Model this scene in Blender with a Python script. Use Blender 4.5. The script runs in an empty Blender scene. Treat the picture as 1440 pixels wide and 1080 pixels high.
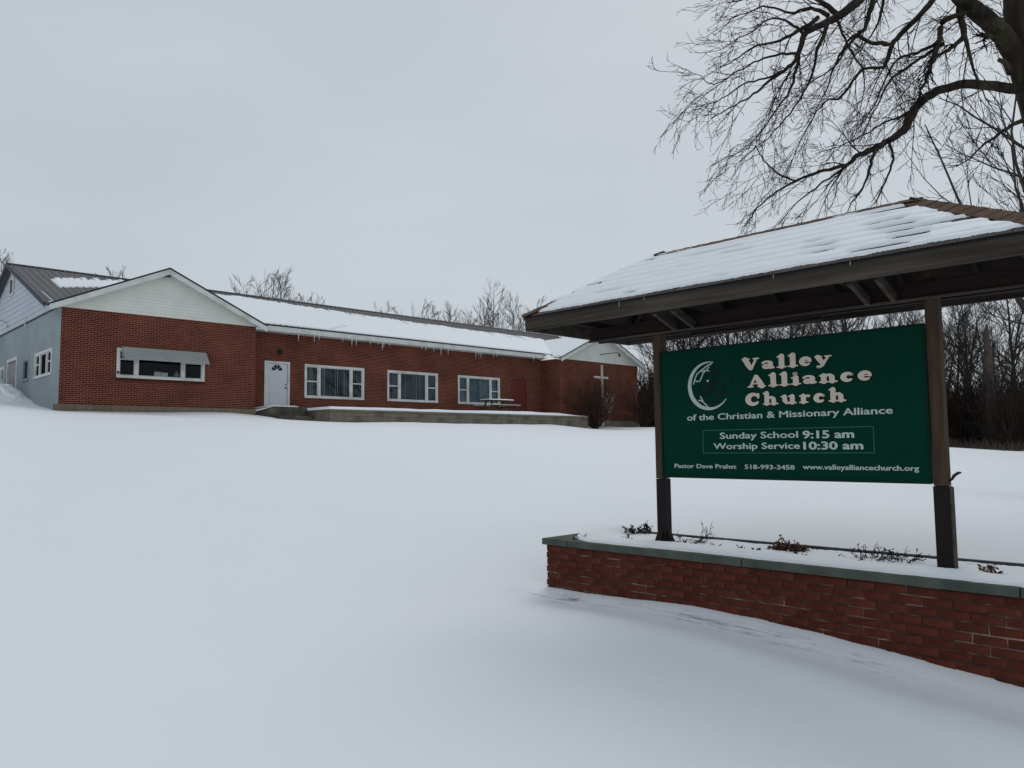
import bpy, bmesh, math, random
import numpy as np
from mathutils import Matrix, Vector
from math import sin, cos, pi, radians, atan2, sqrt

sc = bpy.context.scene
COL = sc.collection
# ---------------------------------------------------------------- camera
PITCH, ROLL = 0.0796448, 0.0102629
cr, sr, cp, sp = cos(ROLL), sin(ROLL), cos(PITCH), sin(PITCH)
Rr = np.array([[cr, 0, sr], [0, 1, 0], [-sr, 0, cr]])
Rp = np.array([[1, 0, 0], [0, cp, -sp], [0, sp, cp]])
RC = Rp @ Rr
cam_d = bpy.data.cameras.new('camera')
cam = bpy.data.objects.new('camera', cam_d)
COL.objects.link(cam)
cm = Matrix.Identity(4)
for i in range(3):
    cm[i][0] = RC[i, 0]; cm[i][1] = RC[i, 2]; cm[i][2] = -RC[i, 1]
cm[2][3] = 1.6
cam.matrix_world = cm
cam_d.sensor_width = 36
cam_d.lens = 36 * 1086.66 / 1440
cam_d.clip_end = 2000
cam_d.clip_start = 0.05
sc.camera = cam
# ---------------------------------------------------------------- world and sun: thick overcast
SUN_EL, SUN_ROT = radians(48), radians(25)
world = bpy.data.worlds.new('World')
sc.world = world
world.use_nodes = True
wn, wl = world.node_tree.nodes, world.node_tree.links
wn.clear()
w_out = wn.new('ShaderNodeOutputWorld'); w_bg = wn.new('ShaderNodeBackground')
sky = wn.new('ShaderNodeTexSky'); sky.sky_type = 'NISHITA'; sky.sun_disc = False
sky.sun_elevation = SUN_EL; sky.sun_rotation = SUN_ROT; sky.dust_density = 3.0
w_mix = wn.new('ShaderNodeMixRGB'); w_mix.inputs[0].default_value = 0.93
w_tc = wn.new('ShaderNodeTexCoord'); w_map = wn.new('ShaderNodeMapping'); w_map.inputs['Scale'].default_value = (1.0, 1.0, 2.6)
w_no = wn.new('ShaderNodeTexNoise'); w_no.inputs['Scale'].default_value = 1.7; w_no.inputs['Detail'].default_value = 4; w_no.inputs['Roughness'].default_value = .45
w_rp = wn.new('ShaderNodeValToRGB')
w_rp.color_ramp.elements[0].position = .30; w_rp.color_ramp.elements[0].color = (4.90, 5.42, 5.92, 1)
w_rp.color_ramp.elements[1].position = .72; w_rp.color_ramp.elements[1].color = (5.65, 6.16, 6.64, 1)
wl.new(w_tc.outputs['Generated'], w_map.inputs['Vector']); wl.new(w_map.outputs[0], w_no.inputs['Vector'])
wl.new(w_no.outputs['Fac'], w_rp.inputs[0])
wl.new(sky.outputs[0], w_mix.inputs[1]); wl.new(w_rp.outputs[0], w_mix.inputs[2])
wl.new(w_mix.outputs[0], w_bg.inputs['Color']); w_bg.inputs['Strength'].default_value = 0.1
wl.new(w_bg.outputs[0], w_out.inputs[0])
sun_d = bpy.data.lights.new('sun', 'SUN'); sun_d.energy = 0.6; sun_d.angle = radians(30); sun_d.color = (1, .97, .93)
sun = bpy.data.objects.new('sun', sun_d); COL.objects.link(sun)
sdir = Vector((sin(SUN_ROT) * cos(SUN_EL), cos(SUN_ROT) * cos(SUN_EL), sin(SUN_EL)))
sun.rotation_euler = sdir.to_track_quat('Z', 'Y').to_euler()
sc.view_settings.view_transform = 'Standard'
sc.view_settings.look = 'None'
sc.view_settings.exposure = 0.0
sc.view_settings.gamma = 1.0
sc.view_settings.use_curve_mapping = False
sc.cycles.max_bounces = 6

# ---------------------------------------------------------------- materials
def mat(name, base, rough=.7, var=.15, scale=3.0, bump=0.0, bscale=40.0, metal=0.0, rnd=0.0, stretch=(1, 1, 1), col2=None, c2scale=2.0, c2lo=.5, c2hi=.65, spec=.2):
    m = bpy.data.materials.new(name); m.use_nodes = True
    n, l = m.node_tree.nodes, m.node_tree.links
    b = n['Principled BSDF']
    b.inputs['Roughness'].default_value = rough; b.inputs['Metallic'].default_value = metal
    b.inputs['Specular IOR Level'].default_value = spec
    tc = n.new('ShaderNodeTexCoord'); mp = n.new('ShaderNodeMapping'); mp.inputs['Scale'].default_value = stretch
    l.new(tc.outputs['Object'], mp.inputs['Vector'])
    nz = n.new('ShaderNodeTexNoise'); nz.inputs['Scale'].default_value = scale; nz.inputs['Detail'].default_value = 6
    l.new(mp.outputs[0], nz.inputs['Vector'])
    mr = n.new('ShaderNodeMapRange'); mr.inputs['From Min'].default_value = .3; mr.inputs['From Max'].default_value = .7
    mr.inputs['To Min'].default_value = 1 - var; mr.inputs['To Max'].default_value = 1 + var
    l.new(nz.outputs['Fac'], mr.inputs['Value'])
    val = mr.outputs[0]
    if rnd:
        oi = n.new('ShaderNodeObjectInfo'); r2 = n.new('ShaderNodeMapRange')
        r2.inputs['To Min'].default_value = 1 - rnd; r2.inputs['To Max'].default_value = 1 + rnd
        l.new(oi.outputs['Random'], r2.inputs['Value'])
        mu = n.new('ShaderNodeMath'); mu.operation = 'MULTIPLY'; l.new(val, mu.inputs[0]); l.new(r2.outputs[0], mu.inputs[1]); val = mu.outputs[0]
    src = None
    if col2 is not None:
        n2 = n.new('ShaderNodeTexNoise'); n2.inputs['Scale'].default_value = c2scale; n2.inputs['Detail'].default_value = 5
        l.new(mp.outputs[0], n2.inputs['Vector'])
        m2 = n.new('ShaderNodeMapRange'); m2.inputs['From Min'].default_value = c2lo; m2.inputs['From Max'].default_value = c2hi
        l.new(n2.outputs['Fac'], m2.inputs['Value'])
        mx = n.new('ShaderNodeMixRGB'); mx.inputs[1].default_value = (*base, 1); mx.inputs[2].default_value = (*col2, 1)
        l.new(m2.outputs[0], mx.inputs[0]); src = mx.outputs[0]
    hs = n.new('ShaderNodeHueSaturation'); hs.inputs['Color'].default_value = (*base, 1)
    if src: l.new(src, hs.inputs['Color'])
    l.new(val, hs.inputs['Value']); l.new(hs.outputs[0], b.inputs['Base Color'])
    if bump:
        bn = n.new('ShaderNodeTexNoise'); bn.inputs['Scale'].default_value = bscale; bn.inputs['Detail'].default_value = 5
        l.new(mp.outputs[0], bn.inputs['Vector'])
        bp = n.new('ShaderNodeBump'); bp.inputs['Strength'].default_value = bump; bp.inputs['Distance'].default_value = .01
        l.new(bn.outputs['Fac'], bp.inputs['Height']); l.new(bp.outputs[0], b.inputs['Normal'])
    return m

def brick_wall_mat():
    m = bpy.data.materials.new('far_brick'); m.use_nodes = True
    n, l = m.node_tree.nodes, m.node_tree.links; b = n['Principled BSDF']
    b.inputs['Roughness'].default_value = .9; b.inputs['Specular IOR Level'].default_value = .12
    uv = n.new('ShaderNodeUVMap')
    br = n.new('ShaderNodeTexBrick'); br.offset = .5; br.squash = 1
    br.inputs['Scale'].default_value = 1; br.inputs['Brick Width'].default_value = .228; br.inputs['Row Height'].default_value = .0735
    br.inputs['Mortar Size'].default_value = .0095; br.inputs['Mortar Smooth'].default_value = .3; br.inputs['Bias'].default_value = -.2
    br.inputs['Color1'].default_value = (.118, .026, .0145, 1); br.inputs['Color2'].default_value = (.056, .0130, .0078, 1)
    br.inputs['Mortar'].default_value = (.29, .140, .098, 1)
    l.new(uv.outputs[0], br.inputs['Vector'])
    nz = n.new('ShaderNodeTexNoise'); nz.inputs['Scale'].default_value = .9; nz.inputs['Detail'].default_value = 5
    l.new(uv.outputs[0], nz.inputs['Vector'])
    mr = n.new('ShaderNodeMapRange'); mr.inputs['From Min'].default_value = .3; mr.inputs['From Max'].default_value = .7
    mr.inputs['To Min'].default_value = .8; mr.inputs['To Max'].default_value = 1.2
    l.new(nz.outputs['Fac'], mr.inputs['Value'])
    hs = n.new('ShaderNodeHueSaturation'); l.new(br.outputs['Color'], hs.inputs['Color']); l.new(mr.outputs[0], hs.inputs['Value'])
    l.new(hs.outputs[0], b.inputs['Base Color'])
    bp = n.new('ShaderNodeBump'); bp.invert = True; bp.inputs['Strength'].default_value = .6; bp.inputs['Distance'].default_value = .008
    l.new(br.outputs['Fac'], bp.inputs['Height']); l.new(bp.outputs[0], b.inputs['Normal'])
    return m

def snow_mat(name='snow', base=(.875, .895, .915), slush=False):
    m = bpy.data.materials.new(name); m.use_nodes = True
    n, l = m.node_tree.nodes, m.node_tree.links; b = n['Principled BSDF']
    b.inputs['Roughness'].default_value = .62
    b.inputs['Specular IOR Level'].default_value = .25
    tc = n.new('ShaderNodeTexCoord')
    nz = n.new('ShaderNodeTexNoise'); nz.inputs['Scale'].default_value = .35; nz.inputs['Detail'].default_value = 8; nz.inputs['Roughness'].default_value = .6
    l.new(tc.outputs['Object'], nz.inputs['Vector'])
    mx = n.new('ShaderNodeMixRGB'); mx.inputs[1].default_value = (base[0] * .965, base[1] * .97, base[2] * .98, 1); mx.inputs[2].default_value = (*base, 1)
    l.new(nz.outputs['Fac'], mx.inputs[0]); c = mx.outputs[0]
    if slush:
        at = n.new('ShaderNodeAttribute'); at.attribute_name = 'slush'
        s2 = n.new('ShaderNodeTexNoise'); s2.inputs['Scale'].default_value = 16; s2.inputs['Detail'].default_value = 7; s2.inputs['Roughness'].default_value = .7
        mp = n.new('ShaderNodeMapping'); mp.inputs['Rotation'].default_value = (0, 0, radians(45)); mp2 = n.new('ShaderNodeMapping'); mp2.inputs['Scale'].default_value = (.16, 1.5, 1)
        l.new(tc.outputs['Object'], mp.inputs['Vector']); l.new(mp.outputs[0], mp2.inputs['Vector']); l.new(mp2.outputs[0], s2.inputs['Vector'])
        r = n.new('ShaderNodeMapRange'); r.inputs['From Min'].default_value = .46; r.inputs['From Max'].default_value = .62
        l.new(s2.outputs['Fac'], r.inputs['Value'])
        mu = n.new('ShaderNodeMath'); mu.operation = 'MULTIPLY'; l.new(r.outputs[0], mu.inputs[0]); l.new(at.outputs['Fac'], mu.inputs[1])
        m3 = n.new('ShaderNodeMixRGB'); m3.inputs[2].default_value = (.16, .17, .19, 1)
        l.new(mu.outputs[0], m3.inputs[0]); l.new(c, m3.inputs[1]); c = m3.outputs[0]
    l.new(c, b.inputs['Base Color'])
    bn = n.new('ShaderNodeTexNoise'); bn.inputs['Scale'].default_value = 5; bn.inputs['Detail'].default_value = 10; bn.inputs['Roughness'].default_value = .62
    l.new(tc.outputs['Object'], bn.inputs['Vector'])
    bp = n.new('ShaderNodeBump'); bp.inputs['Strength'].default_value = .35; bp.inputs['Distance'].default_value = .02
    l.new(bn.outputs['Fac'], bp.inputs['Height']); l.new(bp.outputs[0], b.inputs['Normal'])
    return m

def glass_mat(name, tint=(.75, .85, .9), refl=.16):
    m = bpy.data.materials.new(name); m.use_nodes = True
    n, l = m.node_tree.nodes, m.node_tree.links; n.clear()
    o = n.new('ShaderNodeOutputMaterial'); mx = n.new('ShaderNodeMixShader'); t = n.new('ShaderNodeBsdfTransparent'); g = n.new('ShaderNodeBsdfGlossy')
    t.inputs[0].default_value = (*tint, 1); g.inputs[0].default_value = (.9, .95, 1, 1); g.inputs['Roughness'].default_value = .03
    mx.inputs[0].default_value = refl
    l.new(t.outputs[0], mx.inputs[1]); l.new(g.outputs[0], mx.inputs[2]); l.new(mx.outputs[0], o.inputs[0])
    return m

M = {
 'snow': snow_mat('snow_ground', slush=True), 'snow2': snow_mat('snow_cover'),
 'brick_far': brick_wall_mat(),
 'brick': mat('planter_brick', (.098, .0245, .0150), .88, .30, 9, .9, 60, rnd=.14, col2=(.062, .027, .014), c2scale=2.6, c2lo=.45, c2hi=.8, spec=.15),
 'mortar': mat('mortar', (.085, .045, .034), .95, .3, 12, .8, 80, col2=(.30, .225, .18), c2scale=4.5, c2lo=.52, c2hi=.68),
 'capstone': mat('cap_stone', (.080, .091, .074), .8, .18, 5, .5, 70, col2=(.05, .058, .052), c2scale=4, c2lo=.5, c2hi=.75, rnd=.06),
 'edging': mat('dark_edging', (.05, .055, .06), .6, .1, 5),
 'soil': mat('soil', (.06, .045, .035), .95, .3, 20, .8, 60),
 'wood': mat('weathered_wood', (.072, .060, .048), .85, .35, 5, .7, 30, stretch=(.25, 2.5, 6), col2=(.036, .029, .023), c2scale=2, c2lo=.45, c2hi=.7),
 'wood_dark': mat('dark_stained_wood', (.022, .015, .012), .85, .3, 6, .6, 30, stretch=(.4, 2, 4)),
 'wood_post': mat('brown_post', (.070, .044, .029), .85, .3, 7, .7, 40, stretch=(3, 3, .35)),
 'wood_leg': mat('black_brown_post', (.013, .009, .009), .7, .25, 7, .6, 40, stretch=(3, 3, .4)),
 'shingle': mat('brown_shingle', (.125, .078, .055), .95, .25, 30, .9, 150, rnd=.25),
 'shingle_grey': mat('wet_shingle', (.10, .080, .075), .95, .3, 30, .9, 150, rnd=.25),
 'green': mat('sign_green', (.0010, .037, .0225), .6, .08, 2, .02, 20, spec=.04),
 'green_dark': mat('sign_edge_green', (.001, .020, .013), .5, .1, 2, spec=.1),
 'letter_tan': mat('tan_lettering', (.66, .57, .47), .6, .06, 8),
 'letter_grey': mat('pale_lettering', (.48, .56, .50), .6, .05, 8),
 'letter_shadow': mat('dark_lettering_outline', (.004, .012, .008), .7, .05, 8),
 'line_green': mat('thin_green_line', (.03, .14, .10), .6, .05, 8),
 'white': mat('white_trim', (.66, .67, .64), .55, .07, 2.5, .05, 20, col2=(.52, .52, .48), c2scale=1.5),
 'siding': mat('cream_siding', (.73, .73, .67), .55, .05, 2),
 'siding_end': mat('grey_white_siding', (.52, .55, .61), .6, .06, 2),
 'stucco': mat('blue_green_stucco', (.315, .365, .370), .9, .12, .9, .4, 25, col2=(.24, .265, .285), c2scale=.45, c2lo=.45, c2hi=.65),
 'roof': mat('grey_metal_roof', (.135, .132, .134), .6, .10, 1.5, metal=.1, stretch=(3, .3, .3)),
 'roof_trim': mat('dark_roof_trim', (.03, .033, .042), .55, .1, 3),
 'door_white': mat('white_door', (.60, .62, .65), .45, .03, 2),
 'door_red': mat('dark_red_door', (.125, .028, .022), .6, .08, 2),
 'door_grey': mat('old_plank_door', (.33, .31, .33), .8, .15, 3, stretch=(3, 3, .4)),
 'black': mat('black_metal', (.015, .015, .017), .4, .1, 5),
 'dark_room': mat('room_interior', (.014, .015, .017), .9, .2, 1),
 'blind': mat('vertical_blind', (.44, .47, .48), .7, .1, 3),
 'curtain': mat('teal_curtain', (.115, .155, .165), .8, .1, 3),
 'glass': glass_mat('window_glass', (.86, .90, .92), .03),
 'glass_dark': glass_mat('dark_window_glass', (.80, .82, .83), .010),
 'awning': mat('grey_awning', (.33, .34, .33), .5, .06, 2),
 'concrete': mat('concrete', (.20, .178, .135), .92, .22, 1.6, .6, 30, col2=(.115, .10, .075), c2scale=1.1, c2lo=.45, c2hi=.75, rnd=.02),
 'concrete_dark': mat('dark_step_concrete', (.075, .072, .064), .92, .25, 3, .5, 30, col2=(.13, .12, .08), c2scale=2),
 'foundation': mat('foundation_stone', (.185, .150, .105), .92, .2, 4, .6, 30, rnd=.14),
 'table': mat('old_table_wood', (.09, .065, .05), .85, .25, 5, stretch=(.4, 3, 3)),
 'ice': mat('ice', (.62, .66, .70), .25, .05, 5, spec=.5),
 'bark': mat('bark', (.030, .025, .020), .95, .35, 8, 1.0, 25, stretch=(1, 1, .3), col2=(.048, .042, .027), c2scale=2, spec=.05),
 'twig': mat('twig', (.018, .014, .013), .95, .2, 4, spec=.05),
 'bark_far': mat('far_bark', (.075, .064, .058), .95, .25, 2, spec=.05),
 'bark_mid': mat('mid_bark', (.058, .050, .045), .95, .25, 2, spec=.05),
 'snag': mat('snag_bark', (.085, .068, .057), .95, .35, 3, .8, 12),
 'brush': mat('brush_stem', (.052, .042, .035), .95, .35, .5, spec=.05),
 'shrub': mat('shrub_twig', (.050, .033, .026), .9, .25, 3, spec=.05),
 'cross_white': mat('weathered_white_paint', (.60, .56, .50), .7, .2, 8, col2=(.36, .31, .27), c2scale=6, c2lo=.5, c2hi=.7),
 'dry_leaf': mat('dry_leaf', (.11, .055, .035), .9, .35, 20),
 'dry_pale': mat('pale_dry_flower', (.42, .36, .31), .9, .2, 20),
 'dark_leaf': mat('dark_leaf', (.035, .032, .026), .85, .35, 20),
 'box_grey': mat('grey_box', (.30, .33, .32), .6, .1, 4),
 'paper': mat('paper', (.7, .72, .72), .8, .05, 3),
}

# ---------------------------------------------------------------- mesh builder
class MB:
    """collects shapes; T maps wall coordinates to the thing's local frame"""
    def __init__(s, T=None): s.v = []; s.f = []; s.T = T; s.smooth = False
    def add(s, pts, faces):
        o = len(s.v)
        for p in pts: s.v.append(tuple(s.T(*p)) if s.T else tuple(p))
        for f in faces: s.f.append(tuple(i + o for i in f))
    def box(s, x0, x1, y0, y1, z0, z1):
        s.add([(x0, y0, z0), (x1, y0, z0), (x1, y1, z0), (x0, y1, z0), (x0, y0, z1), (x1, y0, z1), (x1, y1, z1), (x0, y1, z1)],
              [(0, 3, 2, 1), (4, 5, 6, 7), (0, 1, 5, 4), (1, 2, 6, 5), (2, 3, 7, 6), (3, 0, 4, 7)])
    def quad(s, a, b, c, d): s.add([a, b, c, d], [(0, 1, 2, 3)])
    def poly(s, pts): s.add(pts, [tuple(range(len(pts)))])
    def prism(s, pts, off):
        n = len(pts); q = [tuple(p[i] + off[i] for i in range(3)) for p in pts]
        s.add(list(pts) + q, [tuple(range(n)), tuple(range(2 * n - 1, n - 1, -1))] + [(i, n + i, n + (i + 1) % n, (i + 1) % n) for i in range(n)])
    def bar(s, a, b, w, h, up=(0, 0, 1)):
        a, b = Vector(a), Vector(b); d = (b - a).normalized(); u = Vector(up)
        sd = d.cross(u).normalized() * (w / 2); uu = sd.cross(d).normalized() * (h / 2)
        P = [a - sd - uu, a + sd - uu, a + sd + uu, a - sd + uu, b - sd - uu, b + sd - uu, b + sd + uu, b - sd + uu]
        s.add([tuple(p) for p in P], [(0, 1, 2, 3), (7, 6, 5, 4), (0, 4, 5, 1), (1, 5, 6, 2), (2, 6, 7, 3), (3, 7, 4, 0)])
    def tube(s, pts, rad, n=6):
        P = [Vector(p) for p in pts]; k = len(P); o = []; fc = []
        ref = Vector((.31, .52, .79))
        for i in range(k):
            d = (P[min(i + 1, k - 1)] - P[max(i - 1, 0)]).normalized()
            a = d.cross(ref)
            if a.length < .05: a = d.cross(Vector((1, 0, 0)))
            a.normalize(); b = d.cross(a)
            r = rad[i] if hasattr(rad, '__len__') else rad
            for j in range(n):
                t = 2 * pi * j / n; o.append(tuple(P[i] + a * (r * cos(t)) + b * (r * sin(t))))
        for i in range(k - 1):
            for j in range(n):
                fc.append((i * n + j, i * n + (j + 1) % n, (i + 1) * n + (j + 1) % n, (i + 1) * n + j))
        fc.append(tuple(range(n - 1, -1, -1))); fc.append(tuple((k - 1) * n + j for j in range(n)))
        s.add(o, fc)
    def ball(s, c, r, nu=8, nv=6, sq=(1, 1, 1), noise=0, rng=None):
        o = []; fc = []
        for i in range(nv + 1):
            for j in range(nu):
                ph = pi * i / nv; th = 2 * pi * j / nu
                k = 1 + (rng.uniform(-noise, noise) if noise and 0 < i < nv else 0)
                o.append((c[0] + r * sq[0] * k * sin(ph) * cos(th), c[1] + r * sq[1] * k * sin(ph) * sin(th), c[2] + r * sq[2] * k * cos(ph)))
        for i in range(nv):
            for j in range(nu): fc.append((i * nu + j, (i + 1) * nu + j, (i + 1) * nu + (j + 1) % nu, i * nu + (j + 1) % nu))
        s.add(o, fc)
    def mesh(s, name, m, closed=True):
        me = bpy.data.meshes.new(name); me.from_pydata(s.v, [], s.f); me.update()
        bm = bmesh.new(); bm.from_mesh(me)
        if closed: bmesh.ops.recalc_face_normals(bm, faces=bm.faces)
        uvl = bm.loops.layers.uv.new('UVMap')
        for f in bm.faces:
            nx, ny, nz = (abs(c) for c in f.normal)
            for lp in f.loops:
                x, y, z = lp.vert.co
                lp[uvl].uv = (x, y) if nz > max(nx, ny) else ((y, z) if nx > ny else (x, z))
            if s.smooth: f.smooth = True
        bm.to_mesh(me); bm.free()
        me.materials.append(m)
        return me
    def build(s, name, m, parent=None, kind=None, label=None, closed=True, bevel=0, loc=None):
        if not s.f: return None
        o = bpy.data.objects.new(name, s.mesh(name, m, closed)); COL.objects.link(o)
        if parent: o.parent = parent
        if loc: o.location = loc
        if kind: o['kind'] = kind
        if label: o['label'] = label
        if bevel:
            b = o.modifiers.new('bevel', 'BEVEL'); b.width = bevel; b.segments = 2; b.limit_method = 'ANGLE'
        return o

def tag(o, label, cat, group=None, kind=None):
    o['label'] = label; o['category'] = cat
    if group: o['group'] = group
    if kind: o['kind'] = kind
    return o
def thing(name, label, cat, loc=(0, 0, 0), rz=0, group=None):
    o = bpy.data.objects.new(name, None); COL.objects.link(o); o.empty_display_size = .3
    o.location = loc; o.rotation_euler = (0, 0, rz)
    return tag(o, label, cat, group)
def np_mesh(name, verts, quads, m, parent=None, smooth=True, kind=None):
    me = bpy.data.meshes.new(name)
    verts = np.asarray(verts, np.float32); quads = np.asarray(quads, np.int32); k = quads.shape[1]
    me.vertices.add(len(verts)); me.vertices.foreach_set('co', verts.ravel())
    me.loops.add(quads.size); me.loops.foreach_set('vertex_index', quads.ravel())
    me.polygons.add(len(quads)); me.polygons.foreach_set('loop_start', np.arange(0, quads.size, k, dtype=np.int32))
    me.polygons.foreach_set('loop_total', np.full(len(quads), k, np.int32))
    if smooth: me.polygons.foreach_set('use_smooth', np.ones(len(quads), bool))
    me.update(calc_edges=True); me.validate()
    me.materials.append(m)
    o = bpy.data.objects.new(name, me); COL.objects.link(o)
    if parent: o.parent = parent
    if kind: o['kind'] = kind
    return o
def vnoise(x, y, seed=0):
    """smooth value noise, arrays in, 0..1 out"""
    xi = np.floor(x).astype(np.int64); yi = np.floor(y).astype(np.int64); xf = x - xi; yf = y - yi
    def h(a, b):
        n = (a * 374761393 + b * 668265263 + seed * 1442695041) & 0xffffffff
        n = ((n ^ (n >> 13)) * 1274126177) & 0xffffffff
        return ((n ^ (n >> 16)) & 0xffff) / 65535.0
    u = xf * xf * (3 - 2 * xf); v = yf * yf * (3 - 2 * yf)
    return (h(xi, yi) * (1 - u) + h(xi + 1, yi) * u) * (1 - v) + (h(xi, yi + 1) * (1 - u) + h(xi + 1, yi + 1) * u) * v
def fbm(x, y, seed=0, o=4):
    r = 0; a = .5; t = 0
    for i in range(o):
        r = r + a * vnoise(x * 2 ** i, y * 2 ** i, seed + i * 17); t += a; a *= .5
    return r / t

# ---------------------------------------------------------------- the two local frames
BU = Vector((0.72148, 0.69244, 0)); BV = Vector((-BU.y, BU.x, 0))
B_ORG = BU * 15.163 + BV * 33.5813; B_RZ = atan2(BU.y, BU.x); B_Z0 = 3.0
SX = Vector((0.7062, -0.70801, 0)); SB = Vector((0.70801, 0.7062, 0))       # along the sign; backward
S_ORG = SX * -4.3324 + SB * 6.39385; S_RZ = atan2(SX.y, SX.x); S_Z0 = 0.64
def bw(u, v, z=0): p = B_ORG + BU * u + BV * v; return Vector((p.x, p.y, z + 1.6))
def sw(s, y, z=0): p = S_ORG + SX * s + SB * y; return Vector((p.x, p.y, z + 1.6))
def BT(u, v, z): return (u, v, z + 1.6 - B_Z0)          # z is height above the camera
def ST(s, y, z): return (s, y, z + 1.6 - S_Z0)

# ---------------------------------------------------------------- terrain
ctrl = []
def cp_(p, z): ctrl.append((p[0], p[1], z))
for x, y, z in [(0, 0, 0), (0, -8, -.25), (-8, 2, -.05), (8, -2, -.35), (-3, 4, .02), (0, 4, .05), (-14, 10, .95), (-6, 14, 1.35), (-3, 20, 2.0), (-12, 20, 2.05), (2, 14, 1.0),
                (-22, 18, 2.3), (13, 20, .85), (9, 14, .7), (12, 9, .1), (20, 22, .9), (22, 10, 0), (25.5, 45, 1.27), (29.7, 45, 1.1), (9.1, 45, 2.62), (34, 60, 1.2), (12, 60, 2.95),
                (-45, 50, 5.5), (-30, 80, 6), (0, 95, 4.5), (40, 90, 2), (60, 50, .8), (3.87, 40, 2.32), (2.9, 30, 1.97), (6.73, 42, 2.37), (1.77, 39, 2.5), (8.11, 45, 2.37), (18.16, 32, 1.29), (21.08, 32, 1.05), (22.7, 40, 1.27), (-7.22, 28, 2.46), (11.82, 34, 1.5), (60, 0, -1), (0, -60, -1.2), (-60, 0, 1), (-70, 60, 5.5)]: cp_((x, y), z)
for s, y, z in [(-1.15, -.5, -1.425), (0, -.5, -1.42), (1.43, -.5, -1.42), (2.3, -.5, -1.49), (3.04, -.5, -1.575), (3.8, -.5, -1.66), (-1.3, .0, -1.30), (-1.0, .8, -1.08), (1.2, .8, -1.06), (3.6, .8, -1.12), (-1.1, -1.3, -1.46), (1, -1.6, -1.52), (3, -1.7, -1.66)]:
    cp_(sw(s, y), z + 1.6)
for u, v, z in [(-7.68, -1.7, 1.44), (-7.75, .6, 1.71), (-7.75, 1.5, 1.87), (-7.75, 2.96, 2.10), (-7.75, 4.4, 2.31), (-7.75, 7.95, 2.74), (-7.75, 13, 3.0), (-3.8, -1.7, 1.46), (-.2, -1.7, 1.48), (.6, -2.4, 1.30), (2.3, -2.2, 1.2),
                (2.7, -3.4, 1.13), (5.2, -3.4, 1.14), (10, -3.4, 1.17), (16.7, -3.4, 1.17), (19, -3.4, 1.02), (20.2, -3.4, .96), (22.4, -1.8, 1.13), (27.2, -1.8, 1.17), (4, 4, 1.1), (20, 10, 1.3), (0, 10, 2.0),
                (30, -1, 1.1), (-11, -2, 1.75), (-11, 4, 2.2)]:
    cp_(bw(u, v), z + 1.6)
C = np.array(ctrl); CS = 12.0
def tps(r): r = r / CS; return np.where(r > 1e-9, r * r * np.log(r + 1e-12), 0)
_n = len(C); _K = tps(np.hypot(C[:, 0][:, None] - C[:, 0], C[:, 1][:, None] - C[:, 1])) + np.eye(_n) * .002
_P = np.c_[np.ones(_n), C[:, 0] / CS, C[:, 1] / CS]
_A = np.block([[_K, _P], [_P.T, np.zeros((3, 3))]])
_w = np.linalg.solve(_A, np.r_[C[:, 2], 0, 0, 0])
def ground(x, y):
    x = np.atleast_1d(np.asarray(x, float)); y = np.atleast_1d(np.asarray(y, float))
    r = np.hypot(x, y - 20); k = np.where(r > 75, 75 / np.maximum(r, 1), 1); X = x * k; Y = 20 + (y - 20) * k
    z = np.full(x.shape, _w[_n]) + _w[_n + 1] * X / CS + _w[_n + 2] * Y / CS
    for i in range(_n): z = z + _w[i] * tps(np.hypot(X - C[i, 0], Y - C[i, 1]))
    return z
def g1(x, y): return float(ground(x, y)[0])
# ---------------------------------------------------------------- ground
N = 560
a = np.linspace(-1, 1, N); kk = math.asinh(400 / 3.0)
gx = 1.8 + 3.0 * np.sinh(kk * a); gy = 7.0 + 3.0 * np.sinh(kk * a)
GX, GY = np.meshgrid(gx, gy); fx, fy = GX.ravel(), GY.ravel()
GZ = ground(fx, fy)
# position in the sign frame and in the building frame
dx, dy = fx - S_ORG.x, fy - S_ORG.y
ps, py = dx * SX.x + dy * SX.y, dx * SB.x + dy * SB.y
ex, ey = fx - B_ORG.x, fy - B_ORG.y
bu_, bv_ = ex * BU.x + ey * BU.y, ex * BV.x + ey * BV.y
far = np.clip(np.hypot(fx, fy) / 60, 0, 1)
GZ += (fbm(fx * .22, fy * .22, 3) - .5) * (.06 + .10 * far)
GZ += (fbm(fx * .38 + 5, fy * .52, 44, 2) - .5) * .07 * np.clip(np.hypot(fx, fy) / 4, 0, 1)
GZ += (fbm(fx * .9 + fy * .3, fy * .6, 9) - .5) * .030
GZ += (fbm(fx * 5, fy * 5, 5) - .5) * .006 * (.4 + 1.2 * fbm(fx * .5, fy * .5, 15))
GZ += (fbm(fx * 1.1 + fy * .9, (fy - fx) * 3.2, 25) - .5) * .012
# wind scoop and icy lip along the planter front
df = -(py + .51); ins = np.clip((ps + 1.35) / .25, 0, 1) * (df > -.6)
lip = np.exp(-((df - .05) / .10) ** 2) * ins
GZ += lip * (.018 + .018 * (fbm(ps * 2.2, ps * 0 + 1, 8) - .5))
GZ -= np.exp(-((df - .32) / .16) ** 2) * ins * .022
GZ += np.exp(-((df - .8) / .4) ** 2) * ins * .02 * fbm(ps * .8, ps * 0, 4)
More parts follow.
